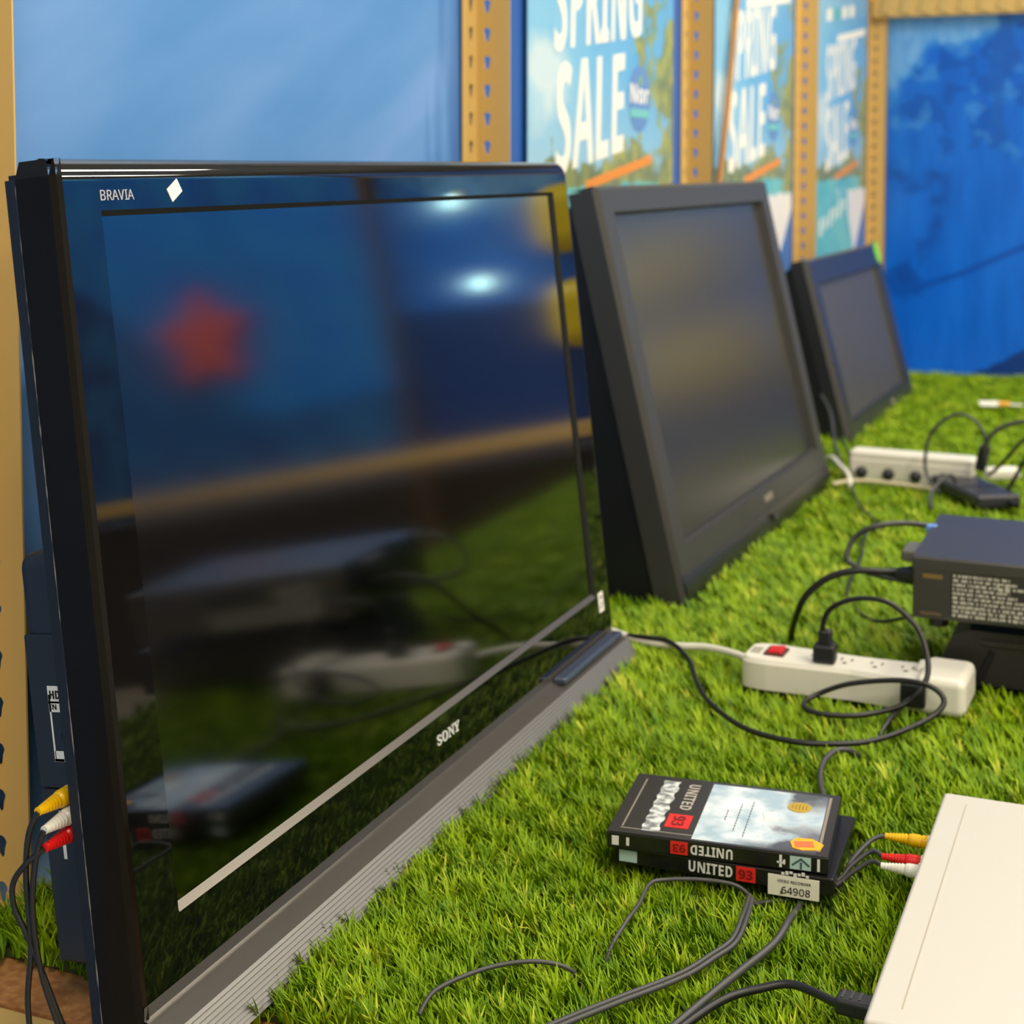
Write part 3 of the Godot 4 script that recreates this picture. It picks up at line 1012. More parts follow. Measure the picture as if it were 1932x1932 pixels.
	lettering(plate2, "lettering", "VIDEO IN", font(), 0.0042, 0.026, mats.grey_rubber, at(-0.009, 0.042, 0.0024))
	lettering(plate2, "lettering", "VIDEO", font(), 0.0045, 0.02, wp, at(-0.008, 0.026, 0.0024))
	# brand lettering and stickers
	lettering(tv, "lettering", "BRAVIA", font(), 0.0074, 0.0385, mat("logo_silver", c8(190, 192, 198), 0.35, 0.3), at(-0.4375, up + 0.2565, 0.0002))
	lettering(tv, "lettering", "SONY", font(true, 700), 0.0098, 0.05, mat("logo_bright", c8(226, 226, 224), 0.3, 0.2), at(-0.0185, up - 0.2785, 0.0002), 0.0008)
	b = MB.new()
	b.box(Transform3D(Basis.from_euler(Vector3(0, 0, 0.53)), Vector3(-0.348, up + 0.2625, 0.0003)), Vector3(0.016, 0.0112, 0.0006))
	var s1 := part(tv, "sticker", b.mesh(), mat("sticker_white", c8(245, 240, 228), 0.5))
	s1.set_meta("label", "small tilted white price sticker")
	b = MB.new()
	b.box(at(0.4545, up - 0.261, 0.0003), Vector3(0.016, 0.024, 0.0006))
	var s2 := part(tv, "sticker", b.mesh(), mats.sticker_white)
	s2.set_meta("label", "small white sticker in the lower corner")
	b = MB.new()
	for p in [[0.0, 0.006, 0.006, 0.004], [0.001, -0.002, 0.004, 0.004], [-0.002, -0.006, 0.006, 0.002]]:
		b.box(at(0.4545 + p[0], up - 0.261 + p[1], 0.0007), Vector3(p[2], p[3], 0.0003))
	part(s2, "print", b.mesh(), mats.grey_rubber)


func _plate(w: float, h: float) -> Mesh:
	var b := MB.new()
	b.rbox(Transform3D(), Vector3(w, h, 0.004), 0.0019)
	return b.mesh()


func leaning(x: float, z: float, yaw: float, lean: float) -> Transform3D:
	var ry := Basis(Vector3.UP, yaw)
	var rl := Basis(Vector3(1, 0, 0), Vector3(0, cos(lean), -sin(lean)), Vector3(0, sin(lean), cos(lean)))
	return Transform3D(ry * rl, Vector3(x, 0.006, z))


func build_second_television() -> void:
	var tv := thing("flat_television", "wide matte black flat television leaning back, middle of three", "television", leaning(2.524, -0.59, -0.022, 0.231))
	var frame := mat("satin_frame", c8(58, 57, 55), 0.4, 0.0, 0.5)
	var shell: Material = mat("rear_black", c8(12, 12, 13), 0.5)
	var w := 0.92
	var h := 0.614
	var scr := Rect2(-0.412, 0.088, 0.82, 0.486)
	var b := MB.new()
	# frame: flat face, inner lip, bevelled outside
	var face := Rect2(-w / 2 + 0.006, 0.05, w - 0.012, h - 0.056)
	frame_ring(b, face, scr, 0.0, 0.0)
	frame_ring(b, scr, scr.grow(-0.003), 0.0, -0.012)
	var oy := [Vector2(-w / 2 + 0.006, 0.0), Vector2(-w / 2, -0.008), Vector2(-w / 2, -0.045)]
	for k in 2:
		var p: Vector2 = oy[k]
		var q: Vector2 = oy[k + 1]
		for s in [1.0, -1.0]:
			b.quad(Vector3(p.x * s, 0.0, p.y), Vector3(p.x * s, h - 0.004, p.y), Vector3(q.x * s, h - 0.004, q.y), Vector3(q.x * s, 0.0, q.y), Vector3(-s, 0, 0.3))
		var t0 := h - 0.006 if k == 0 else h
		b.quad(Vector3(-w / 2 + 0.006, t0, p.y), Vector3(w / 2 - 0.006, t0, p.y), Vector3(w / 2, h, q.y), Vector3(-w / 2, h, q.y), Vector3(0, 1, 0.5))
	part(tv, "front_frame", b.mesh(), frame)
	# lower front: gently curved speaker panel below a thin line
	b = MB.new()
	var cur := []
	for k in 9:
		var t := k / 8.0
		cur.append(Vector3(0, 0.05 * (1.0 - t), 0.007 * sin(t * PI * 0.55) - 0.012 * t * t))
	for k in 8:
		b.quad(cur[k] + Vector3(-w / 2 + 0.006, 0, 0), cur[k] + Vector3(w / 2 - 0.006, 0, 0), cur[k + 1] + Vector3(w / 2 - 0.006, 0, 0), cur[k + 1] + Vector3(-w / 2 + 0.006, 0, 0), Vector3(0, 0, 1))
	b.quad(Vector3(-w / 2, 0, -0.005), Vector3(w / 2, 0, -0.005), Vector3(w / 2, 0, -0.045), Vector3(-w / 2, 0, -0.045), Vector3(0, -1, 0))
	part(tv, "speaker_panel", b.mesh(), mat("satin_panel", c8(34, 33, 32), 0.3, 0.0, 0.6))
	b = MB.new()
	b.box(at(0, 0.051, 0.001), Vector3(w - 0.02, 0.0016, 0.002))
	part(tv, "accent_line", b.mesh(), frame)
	b = MB.new()
	b.quad(Vector3(-0.41, 0.0885, 0.0006), Vector3(0.406, 0.0885, 0.0006), Vector3(0.406, 0.092, -0.01), Vector3(-0.41, 0.092, -0.01), Vector3(0, 1, 0.6))
	part(tv, "screen_ledge", b.mesh(), frame)
	b = MB.new()
	b.face(at(-0.002, 0.331, -0.012), 0.816, 0.482)
	part(tv, "screen", b.mesh(), mat("screen_matte", c8(50, 50, 50), 0.24, 0.0, 0.7))
	# rear shell: shallow at the top, deep at the foot
	b = MB.new()
	var prof := PackedVector2Array([Vector2(-0.044, 0.012), Vector2(-0.06, 0.016), Vector2(-0.12, 0.042), Vector2(-0.13, 0.2), Vector2(-0.09, 0.42), Vector2(-0.055, 0.58), Vector2(-0.044, 0.6)])
	b.prism(Transform3D(Basis(Vector3(0, 0, 1), Vector3(0, 1, 0), Vector3(-1, 0, 0)), Vector3.ZERO), prof, -w / 2 + 0.004, w / 2 - 0.004)
	part(tv, "rear_shell", b.mesh(), shell)
	b = MB.new()
	b.box(at(0.03, 0.0705, 0.0006), Vector3(0.05, 0.011, 0.0012))
	part(tv, "logo_plate", b.mesh(), mat("logo_plate", c8(150, 142, 130), 0.35, 0.4))
	b = MB.new()
	b.box(at(0.03, 0.038, 0.0075), Vector3(0.026, 0.012, 0.001))
	part(tv, "indicator", b.mesh(), mat("indicator_grey", c8(62, 62, 60), 0.4))


func build_third_television() -> void:
	var tv := thing("flat_television", "small dark flat television with green dot sticker, farthest of three", "television", leaning(3.894, -0.625, -0.012, 0.257))
	var w := 0.859
	var h := 0.431
	var scr := Rect2(-0.375, 0.052, 0.73, 0.32)
	var b := MB.new()
	var frame := mat("third_frame", c8(44, 44, 46), 0.3, 0.0, 0.55)
	frame_ring(b, Rect2(-w / 2 + 0.01, 0.0, w - 0.02, h - 0.006), scr, 0.0, 0.0)
	frame_ring(b, scr, scr.grow(-0.003), 0.0, -0.01)
	for s in [1.0, -1.0]:
		b.quad(Vector3(-s * (w / 2 - 0.01), 0.0, 0), Vector3(-s * (w / 2 - 0.01), h - 0.006, 0), Vector3(-s * w / 2, h, -0.012), Vector3(-s * w / 2, 0.0, -0.012), Vector3(-s, 0, 0.4))
		b.quad(Vector3(-s * w / 2, 0.0, -0.012), Vector3(-s * w / 2, h, -0.012), Vector3(-s * w / 2, h, -0.04), Vector3(-s * w / 2, 0.0, -0.04), Vector3(-s, 0, 0))
	b.quad(Vector3(-w / 2 + 0.01, h - 0.006, 0), Vector3(w / 2 - 0.01, h - 0.006, 0), Vector3(w / 2, h, -0.012), Vector3(-w / 2, h, -0.012), Vector3(0, 1, 0.4))
	b.quad(Vector3(-w / 2, h, -0.012), Vector3(w / 2, h, -0.012), Vector3(w / 2, h, -0.04), Vector3(-w / 2, h, -0.04), Vector3(0, 1, 0))
	part(tv, "front_frame", b.mesh(), frame)
	b = MB.new()
	b.face(at(-0.01, 0.212, -0.01), 0.724, 0.314)
	part(tv, "screen", b.mesh(), mat("third_screen", c8(74, 72, 70), 0.4, 0.0, 0.5))
	b = MB.new()
	b.box(at(-0.01, 0.05, 0.001), Vector3(0.66, 0.006, 0.003))
	part(tv, "screen_ledge", b.mesh(), frame)
	b = MB.new()
	b.prism(Transform3D(Basis(Vector3(0, 0, 1), Vector3(0, 1, 0), Vector3(-1, 0, 0)), Vector3.ZERO), PackedVector2Array([Vector2(-0.038, 0.012), Vector2(-0.13, 0.045), Vector2(-0.15, 0.12), Vector2(-0.11, 0.3), Vector2(-0.06, 0.41), Vector2(-0.038, 0.425)]), -w / 2 + 0.002, w / 2 - 0.002)
	part(tv, "rear_shell", b.mesh(), mats.rear_black)
	b = MB.new()
	b.lathe(turned(Vector3(90, 0, 0), Vector3(0.392, 0.405, 0.0)), [Vector2(0.0, 0.0012), Vector2(0.03, 0.0012), Vector2(0.03, 0.0)], 24)
	var dot := part(tv, "sticker", b.mesh(), mat("sticker_green", c8(126, 214, 60), 0.5))
	dot.set_meta("label", "round green dot sticker on the upper corner")
	b = MB.new()
	b.box(at(0.12, 0.028, 0.0008), Vector3(0.05, 0.012, 0.0016))
	part(tv, "logo_plate", b.mesh(), mats.logo_plate)
	b = MB.new()
	b.rbox(at(0.1, 0.01, 0.001), Vector3(0.03, 0.01, 0.006), 0.002)
	part(tv, "button", b.mesh(), mats.logo_plate)


func rca_plug(parent: Node, m: Material, t: Transform3D, nose := true) -> void:
	# local y runs from the cable end to the jack
	var b := MB.new()
	var prof := [Vector2(0.0, 0.0), Vector2(0.0026, 0.0)]
	for k in 7:
		var y := 0.001 + k * 0.0024
		var r := 0.0027 + k * 0.00032
		prof.append(Vector2(r, y))
		prof.append(Vector2(r, y + 0.0014))
		prof.append(Vector2(r - 0.0005, y + 0.0017))
		prof.append(Vector2(r - 0.0005, y + 0.0022))
	prof.append_array([Vector2(0.0052, 0.019), Vector2(0.0056, 0.021), Vector2(0.0056, 0.027), Vector2(0.0051, 0.0275), Vector2(0.0051, 0.0285), Vector2(0.0057, 0.029), Vector2(0.0057, 0.034), Vector2(0.0, 0.034)])
	b.lathe(t, prof, 18)
	var p := part(parent, "plug", b.mesh(), m)
	if nose:
		b = MB.new()
		b.lathe(t, [Vector2(0.0044, 0.034), Vector2(0.0044, 0.041), Vector2(0.0, 0.041)], 14)
		part(p, "contact_sleeve", b.mesh(), mats.steel)


func build_disc_player() -> void:
	var o := thing("disc_player", "off-white flat disc player at the near right corner of the turf", "disc player", at(1.2025, 0.0, 0.04))
	var shell := mat("player_white", c8(203, 198, 189), 0.35)
	var b := MB.new()
	b.rbox(at(0, 0.046, 0), Vector3(0.405, 0.048, 0.42), 0.0035)
	part(o, "case", b.mesh(), shell)
	# fold line of the lid and feet
	b = MB.new()
	b.box(at(0.0, 0.0702, -0.188), Vector3(0.36, 0.0005, 0.0008))
	part(o, "lid_seam", b.mesh(), mat("seam_line", c8(176, 166, 150), 0.7))
	for s in [[-0.17, -0.18], [0.17, -0.18], [-0.17, 0.18], [0.17, 0.18]]:
		b = MB.new()
		b.lathe(at(s[0], 0.006, s[1]), [Vector2(0.014, 0.0), Vector2(0.016, 0.017)], 16)
		part(o, "foot", b.mesh(), mats.black_rubber)
	for x in [0.142, 0.1, 0.084]:
		b = MB.new()
		b.lathe(turned(Vector3(-90, 0, 0), Vector3(x, 0.046, -0.209)), [Vector2(0.007, 0.0), Vector2(0.007, 0.006), Vector2(0.0042, 0.006)], 16)
		part(o, "jack", b.mesh(), mats.rca_white)


func case_print(w: int, h: int) -> Image:
	# top face of the upper case: u along its length, v from the spine edge to the far edge
	var img := Image.create(w, h, false, Image.FORMAT_RGB8)
	img.fill(Color8(52, 49, 46))
	var n1 := noise(51, 0.009, 4)
	var n2 := noise(55, 0.05, 3)
	for y in h:
		for x in w:
			var u := float(x) / w
			var v := float(y) / h   # 0 far edge, 1 spine
			# border line
			if (absf(u - 0.055) < 0.004 and v > 0.08 and v < 0.9) or (absf(u - 0.955) < 0.006 and v > 0.05 and v < 0.93) or (absf(v - 0.92) < 0.006 and u > 0.05 and u < 0.96):
				img.set_pixel(x, y, Color8(150, 140, 128))
			# ragged city photograph strip
			if u > 0.145 + 0.004 * sin(v * 50.0) and u < 0.225 + 0.006 * sin(v * 37.0) and v > 0.07 and v < 0.93:
				var a := n2.get_noise_2d(x * 0.5, y * 0.8)
				img.set_pixel(x, y, Color8(120, 124, 124).lerp(Color8(226, 230, 230), clampf(0.6 + a * 1.3, 0, 1)))
			# sky photograph
			if u > 0.385 and u < 0.945 and v > 0.04 and v < 0.97:
				var a := n1.get_noise_2d(x, y)
				var c := Color8(168, 190, 206).lerp(Color8(232, 238, 242), clampf(0.55 + a * 1.2, 0, 1))
				var storm := clampf((u - 0.72 + a * 0.2) / 0.12, 0, 1) * clampf(absf(v - 0.45) * 2.6 + a * 0.6 - 0.1, 0, 1)
				c = c.lerp(Color8(70, 74, 84), storm * 0.9)
				c = c.lerp(Color8(70, 72, 78), clampf((v - 0.86) / 0.1, 0, 1) * clampf((u - 0.5) / 0.2, 0, 1) * 0.7)
				img.set_pixel(x, y, c)
			for line in [[0.50, 0.45, 0.62], [0.555, 0.33, 0.78], [0.605, 0.26, 0.86]]:
				if absf(u - line[0]) < 0.0025 and v > line[1] and v < line[2] and int(v * 90.0) % 4 != 0:
					img.set_pixel(x, y, Color8(92, 96, 100))
	return img


func disc_case(called_label: String, t: Transform3D) -> Node3D:
	var o := thing("disc_case", called_label, "disc case", t, "stacked disc cases")
	var b := MB.new()
	b.rbox(at(0, 0.0074, 0), Vector3(0.19, 0.0148, 0.134), 0.0016)
	part(o, "case", b.mesh(), mat("case_black", c8(26, 25, 25), 0.2, 0.0, 0.5))
	return o


func build_disc_cases() -> void:
	# local x runs along the spine (towards +z in the scene), local z towards the viewer (spine face)
	var red: Material = mats.red_print
	var ink := mat("ink_white", c8(226, 224, 218), 0.45)
	var ink2 := mat("ink_grey", c8(176, 170, 162), 0.45)
	var lower := disc_case("black disc case underneath, with white numbered label on its spine", Transform3D(_case_basis(2.6), Vector3(1.3245, 0.023, -0.3385)))
	var upper := disc_case("black disc case on top, with pale sky cover and gold sticker", Transform3D(_case_basis(6.2), Vector3(1.3225, 0.0385, -0.3475)))
	# upper: printed cover
	var b := MB.new()
	b.quad(Vector3(-0.0945, 0.0151, 0.0665), Vector3(0.0945, 0.0151, 0.0665), Vector3(0.0945, 0.0151, -0.0665), Vector3(-0.0945, 0.0151, -0.0665), Vector3(0, 1, 0))
	var cover := part(upper, "printed_cover", b.mesh(), printed("case_cover", case_print(512, 360), 0.22, 0.5))
	var flat := Basis(Vector3(0, 0, 1), Vector3(1, 0, 0), Vector3(0, 1, 0))   # text reads from far edge to spine
	# title reads down the cover: letters stand with their tops towards +x
	var down := Basis(Vector3(0, 0, 1), Vector3(1, 0, 0), Vector3(0, -1, 0))
	lettering(cover, "lettering", "UNITED", font(false, 700), 0.0105, 0.058, ink2, Transform3D(Basis(Vector3(0, 0, 1), Vector3(1, 0, 0), Vector3(0, 1, 0)), Vector3(-0.0425, 0.0154, -0.052)))
	b = MB.new()
	b.box(at(-0.038, 0.0153, 0.031), Vector3(0.021, 0.0006, 0.028))
	var sq := part(cover, "number_square", b.mesh(), red)
	lettering(sq, "lettering", "93", font(false, 700), 0.011, 0.02, mat("dark_red", c8(120, 14, 14), 0.5), Transform3D(Basis(Vector3(0, 0, 1), Vector3(1, 0, 0), Vector3(0, 1, 0)), Vector3(-0.0435, 0.0157, 0.021)))
	b = MB.new()
	b.lathe(at(0.061, 0.0151, -0.029), [Vector2(0.0, 0.0006), Vector2(0.0105, 0.0006), Vector2(0.0105, 0.0)], 28)
	var gold := part(cover, "gold_sticker", b.mesh(), mat("gold_print", c8(188, 156, 48), 0.4))
	b = MB.new()
	for k in 5:
		b.box(at(0.061 - 0.006 + k * 0.003, 0.0159, -0.029), Vector3(0.0008, 0.0002, 0.012 - absf(k - 2) * 0.002))
	part(gold, "print", b.mesh(), mat("gold_dark", c8(140, 112, 30), 0.5))
	var gem := PackedVector2Array([Vector2(-0.014, 0.002), Vector2(-0.01, 0.011), Vector2(0.004, 0.012), Vector2(0.014, 0.003), Vector2(0.012, -0.008), Vector2(-0.003, -0.012), Vector2(-0.011, -0.009)])
	b = MB.new()
	b.prism(Transform3D(Basis(Vector3(1, 0, 0), Vector3(0, 0, -1), Vector3(0, 1, 0)), Vector3(0.075, 0.0151, 0.047)), gem, 0.0, 0.0006)
	var dl := part(cover, "price_sticker", b.mesh(), mat("sticker_orange", c8(252, 176, 30), 0.45))
	b = MB.new()
	b.box(turned(Vector3(0, 12, 0), Vector3(0.073, 0.0159, 0.048)), Vector3(0.016, 0.0004, 0.011))
	part(dl, "red_band", b.mesh(), mat("sticker_red", c8(248, 112, 64), 0.45))
	b = MB.new()
	b.box(turned(Vector3(0, 10, 0), Vector3(0.038, 0.0154, -0.002)), Vector3(0.011, 0.0006, 0.018))
	part(cover, "paper_patch", b.mesh(), mats.sticker_white)
	# upper spine, printed upside down to the viewer
	var spine := Basis(Vector3(-1, 0, 0), Vector3(0, -1, 0), Vector3(0, 0, 1))
	lettering(upper, "lettering", "UNITED", font(false, 700), 0.0085, 0.036, ink, Transform3D(spine, Vector3(0.015, 0.0117, 0.0671)))
	b = MB.new()
	b.box(at(-0.031, 0.0076, 0.0672), Vector3(0.015, 0.011, 0.0006))
	var sq2 := part(upper, "number_square", b.mesh(), red)
	lettering(sq2, "lettering", "93", font(false, 700), 0.007, 0.011, mats.dark_red, Transform3D(spine, Vector3(-0.0255, 0.011, 0.0676)))
	b = MB.new()
	for p in [[-0.087, 0.0075, 0.006, 0.008], [-0.076, 0.0075, 0.0025, 0.007], [0.0555, 0.0075, 0.0022, 0.0105], [0.0555, 0.0065, 0.006, 0.0016], [0.0585, 0.007, 0.0018, 0.004], [0.087, 0.0075, 0.0022, 0.0105]]:
		b.box(at(p[0], p[1], 0.0671), Vector3(p[2], p[3], 0.0005))
	part(upper, "spine_marks", b.mesh(), ink)
	b = MB.new()
	b.box(at(0.072, 0.0075, 0.0671), Vector3(0.0175, 0.011, 0.0005))
	var pic := part(upper, "spine_picture", b.mesh(), mat("pale_teal", c8(176, 202, 198), 0.45))
	b = MB.new()
	b.box(turned(Vector3(0, 0, 38), Vector3(0.069, 0.0085, 0.0675)), Vector3(0.010, 0.0016, 0.0003))
	b.box(turned(Vector3(0, 0, -38), Vector3(0.076, 0.0085, 0.0675)), Vector3(0.009, 0.0016, 0.0003))
	b.box(at(0.0725, 0.0055, 0.0675), Vector3(0.0018, 0.006, 0.0003))
	part(pic, "print", b.mesh(), mat("print_teal", c8(62, 92, 90), 0.5))
	# lower spine, right way up
	lettering(lower, "lettering", "UNITED", font(false, 700), 0.0095, 0.038, ink, at(-0.028, 0.0028, 0.0671))
	b = MB.new()
	b.box(at(0.0215, 0.0074, 0.0672), Vector3(0.0165, 0.0125, 0.0006))
	var sq3 := part(lower, "number_square", b.mesh(), red)
	lettering(sq3, "lettering", "93", font(false, 700), 0.008, 0.012, mats.dark_red, at(0.0155, 0.0035, 0.0676))
	b = MB.new()
	b.box(at(0.062, 0.003, 0.0674), Vector3(0.043, 0.0175, 0.0008))
	var lab := part(lower, "white_label", b.mesh(), mat("label_cream", c8(238, 232, 214), 0.5))
	lettering(lab, "lettering", "64908", font(), 0.0062, 0.024, mats.black_rubber, at(0.052, -0.0035, 0.0679))
	lettering(lab, "lettering", "VIDEO RECORDER", font(), 0.0022, 0.028, mats.grey_rubber, at(0.0485, 0.0062, 0.0679))
	b = MB.new()
	b.box(at(-0.082, 0.0072, 0.0671), Vector3(0.016, 0.01, 0.0005))
	part(lower, "spine_picture", b.mesh(), mats.pale_teal)
	b = MB.new()
	for k in 7:
		b.box(at(0.053 + k * 0.0034, 0.0135 + 0.0008 * (k % 3), 0.0672), Vector3(0.0026, 0.002 + 0.001 * (k % 2), 0.0005))
	part(lower, "spine_marks", b.mesh(), ink)


func _case_basis(deg: float) -> Basis:
	# spine direction runs mostly along +z, turned by deg towards -x
	var a := deg_to_rad(deg)
	var along := Vector3(sin(a) * (1.0), 0, cos(a))
	var toward := Vector3(-cos(a), 0, sin(a))
	return Basis(along, Vector3(0, 1, 0), toward)


func build_power_strip() -> void:
	# local x runs along the strip towards the aisle, local z towards the viewer
	var a := Vector3(1.79, 0, -0.445)
	var e := Vector3(1.782, 0, -0.195)
	var along := (e - a).normalized()
	var toward := Vector3(-along.z, 0, along.x)
	var t := Transform3D(Basis(along, Vector3.UP, toward), (a + e) / 2 + Vector3(0, 0.02, 0))
	var o := thing("power_strip", "off-white power strip with red switch beside the black boxes, nearer of two", "power strip", t, "power strips on the turf")
	var white: Material = mats.white_plastic
	var b := MB.new()
	# waisted body: wide ends, slightly narrower middle
	var outline := PackedVector2Array()
	var n := 40
	for k in n:
		var th := TAU * k / n
		var cx := cos(th)
		var sx := sin(th)
		var px := 0.128 * signf(cx) * pow(absf(cx), 0.25)
		var hw := 0.036 if absf(px) > 0.09 else 0.029 + 0.007 * pow(absf(px) / 0.09, 2.0)
		outline.append(Vector2(px, hw * signf(sx) * pow(absf(sx), 0.3)))
	b.prism(Transform3D(Basis(Vector3(1, 0, 0), Vector3(0, 0, -1), Vector3(0, 1, 0)), Vector3.ZERO), outline, 0.0, 0.03)
	var inner := PackedVector2Array()
	for p in outline:
		inner.append(p * Vector2(0.975, 0.9))
	for k in n:
		var l := (k + 1) % n
		var lo0 := Vector3(outline[k].x, 0.03, -outline[k].y)
		var lo1 := Vector3(outline[l].x, 0.03, -outline[l].y)
		var hi0 := Vector3(inner[k].x, 0.035, -inner[k].y)
		var hi1 := Vector3(inner[l].x, 0.035, -inner[l].y)
		b.quad(lo0, lo1, hi1, hi0, (lo0 * Vector3(1, 0, 1)).normalized() + Vector3(0, 1, 0))
	b.prism(Transform3D(Basis(Vector3(1, 0, 0), Vector3(0, 0, -1), Vector3(0, 1, 0)), Vector3.ZERO), inner, 0.0349, 0.035)
	part(o, "body", b.mesh(), white)
	# switch
	b = MB.new()
	b.rbox(at(-0.092, 0.036, 0.0), Vector3(0.024, 0.004, 0.03), 0.001)
	var sw := part(o, "switch_frame", b.mesh(), mat("dark_red_frame", c8(84, 34, 30), 0.5))
	b = MB.new()
	b.rbox(turned(Vector3(0, 0, 6), Vector3(-0.092, 0.038, 0.0)), Vector3(0.017, 0.005, 0.024), 0.0015)
	part(sw, "rocker", b.mesh(), mats.red_plastic)
	b = MB.new()
	for k in 3:
		b.box(at(-0.116, 0.0352, -0.008 + k * 0.008), Vector3(0.012, 0.0004, 0.0045))
	part(o, "printed_mark", b.mesh(), mat("print_grey", c8(140, 134, 120), 0.6))
	# outlets
	for k in 5:
		var x := -0.045 + k * 0.035
		b = MB.new()
		b.box(at(x - 0.006, 0.0352, -0.008), Vector3(0.002, 0.0006, 0.008))
		b.box(at(x + 0.006, 0.0352, -0.008), Vector3(0.002, 0.0006, 0.008))
		b.lathe(at(x, 0.0349, 0.006), [Vector2(0.0, 0.0006), Vector2(0.003, 0.0006)], 10)
		part(o, "outlet", b.mesh(), mat("outlet_dark", c8(110, 92, 70), 0.7))
	# raised end block
	b = MB.new()
	b.rbox(at(0.088, 0.036, -0.012), Vector3(0.036, 0.012, 0.03), 0.004)
	part(o, "end_block", b.mesh(), white)
	b = MB.new()
	b.rbox(at(0.104, 0.022, 0.002), Vector3(0.056, 0.044, 0.086), 0.010)
	part(o, "end_cap", b.mesh(), white)
	# flat black plug on the front side of the strip, and upright plug
	b = MB.new()
	b.rbox(at(0.0755, 0.022, 0.041), Vector3(0.028, 0.028, 0.018), 0.004)
	part(o, "front_plug", b.mesh(), mats.dark_plastic)


func label_print_image(w: int, h: int) -> Image:
	var img := Image.create(w, h, false, Image.FORMAT_RGB8)
	img.fill(Color8(44, 43, 40))
	var r := RandomNumberGenerator.new()
	r.seed = 99
	var ink := Color8(196, 194, 180)
	# blocks of fine print, too small to read
	for row in 10:
		var y := 3 + row * 11
		var x := 4
		var stop := w - 6
		if row < 5:
			stop = int(w * (0.34 + 0.05 * (row % 3)))
		while x < stop:
			var ln := r.randi_range(3, 12)
			for yy in range(y, y + (8 if row > 6 else 7)):
				for xx in range(x, mini(x + ln, stop)):
					if r.randf() < 0.86:
						img.set_pixel(xx, mini(yy, h - 1), ink)
			x += ln + r.randi_range(1, 4)
	return img


func build_black_boxes() -> void:
	var face_m := mat("box_face", c8(48, 46, 46), 0.32, 0.0, 0.7)
	var top_m := mat("box_lid", c8(48, 46, 46), 0.32, 0.0, 0.7)
	# upper unit
	var o := thing("video_recorder", "black video recorder with white printed rating text, stacked on top", "video recorder", at(1.95, 0.102, -0.075), "stacked black boxes")
	var b := MB.new()
	b.rbox(at(0, 0.036, 0), Vector3(0.236, 0.07, 0.374), 0.0025)
	part(o, "case", b.mesh(), face_m)
	b = MB.new()
	b.rbox(at(0.002, 0.0725, 0), Vector3(0.236, 0.003, 0.376), 0.001)
	b.rbox(at(-0.117, 0.066, 0), Vector3(0.004, 0.014, 0.376), 0.0015)
	part(o, "lid", b.mesh(), top_m)
	b = MB.new()
	b.quad(Vector3(-0.1185, 0.006, -0.144), Vector3(-0.1185, 0.006, 0.05), Vector3(-0.1185, 0.058, 0.05), Vector3(-0.1185, 0.058, -0.144), Vector3(-1, 0, 0))
	var lab := part(o, "rating_print", b.mesh(), printed("rating_text", label_print_image(300, 112), 0.5))
	lettering(lab, "lettering", "CE", font(false, 700), 0.009, 0.014, mat("print_pale", c8(196, 194, 180), 0.5), Transform3D(Basis(Vector3(0, 0, 1), Vector3(0, 1, 0), Vector3(-1, 0, 0)), Vector3(-0.1187, 0.042, -0.092)))
	b = MB.new()
	b.box(at(-0.1187, 0.052, -0.164), Vector3(0.0012, 0.005, 0.022))
	part(o, "vent_slot", b.mesh(), mat("slot_gold", c8(122, 98, 56), 0.4))
	b = MB.new()
	b.box(at(-0.1187, 0.008, -0.166), Vector3(0.0012, 0.004, 0.024))
	part(o, "vent_slot", b.mesh(), mat("slot_brown", c8(92, 78, 62), 0.4))
	# connector bracket on the left side, small blue lamp-like tab
	b = MB.new()
	b.rbox(at(-0.05, 0.062, -0.197), Vector3(0.05, 0.014, 0.02), 0.003)
	part(o, "side_bracket", b.mesh(), mat("bracket_grey", c8(104, 102, 96), 0.4, 0.3))
	b = MB.new()
	b.rbox(at(0.05, 0.07, -0.188), Vector3(0.014, 0.01, 0.014), 0.003)
	var tb := part(o, "blue_tab", b.mesh(), mat("tab_blue", c8(110, 150, 226), 0.4))
	tb.set_meta("label", "small bright blue tab on the rear corner")
	for s in [[-0.09, -0.16], [0.09, -0.16], [-0.09, 0.16], [0.09, 0.16]]:
		b = MB.new()
		b.lathe(at(s[0], -0.012, s[1]), [Vector2(0.011, 0.0), Vector2(0.013, 0.014)], 14)
		part(o, "foot", b.mesh(), mats.black_rubber)
	# lower unit
	var p := thing("cable_box", "black cable box with slanted side under the video recorder", "cable box", at(1.975, 0.018, -0.045), "stacked black boxes")
	b = MB.new()
	b.prism(Transform3D(Basis(Vector3(0, 0, 1), Vector3(0, 1, 0), Vector3(-1, 0, 0)), Vector3.ZERO), PackedVector2Array([Vector2(-0.195, 0.006), Vector2(0.18, 0.006), Vector2(0.18, 0.07), Vector2(-0.155, 0.07), Vector2(-0.175, 0.06)]), -0.1, 0.118)
	part(p, "case", b.mesh(), mat("lower_box", c8(42, 40, 38), 0.4))
	b = MB.new()
	b.box(at(-0.12, 0.058, 0.02), Vector3(0.004, 0.006, 0.32))
	part(p, "front_rail", b.mesh(), mats.lower_box)
	b = MB.new()
	b.rbox(turned(Vector3(20, 0, 0), Vector3(-0.119, 0.03, -0.135)), Vector3(0.003, 0.04, 0.008), 0.001)
	part(p, "side_groove", b.mesh(), mats.black_hole)
	for s in [[-0.09, -0.15], [0.09, -0.15], [-0.09, 0.15], [0.09, 0.15]]:
		b = MB.new()
		b.lathe(at(s[0], -0.006, s[1]), [Vector2(0.011, 0.0), Vector2(0.013, 0.013)], 14)
		part(p, "foot", b.mesh(), mats.black_rubber)


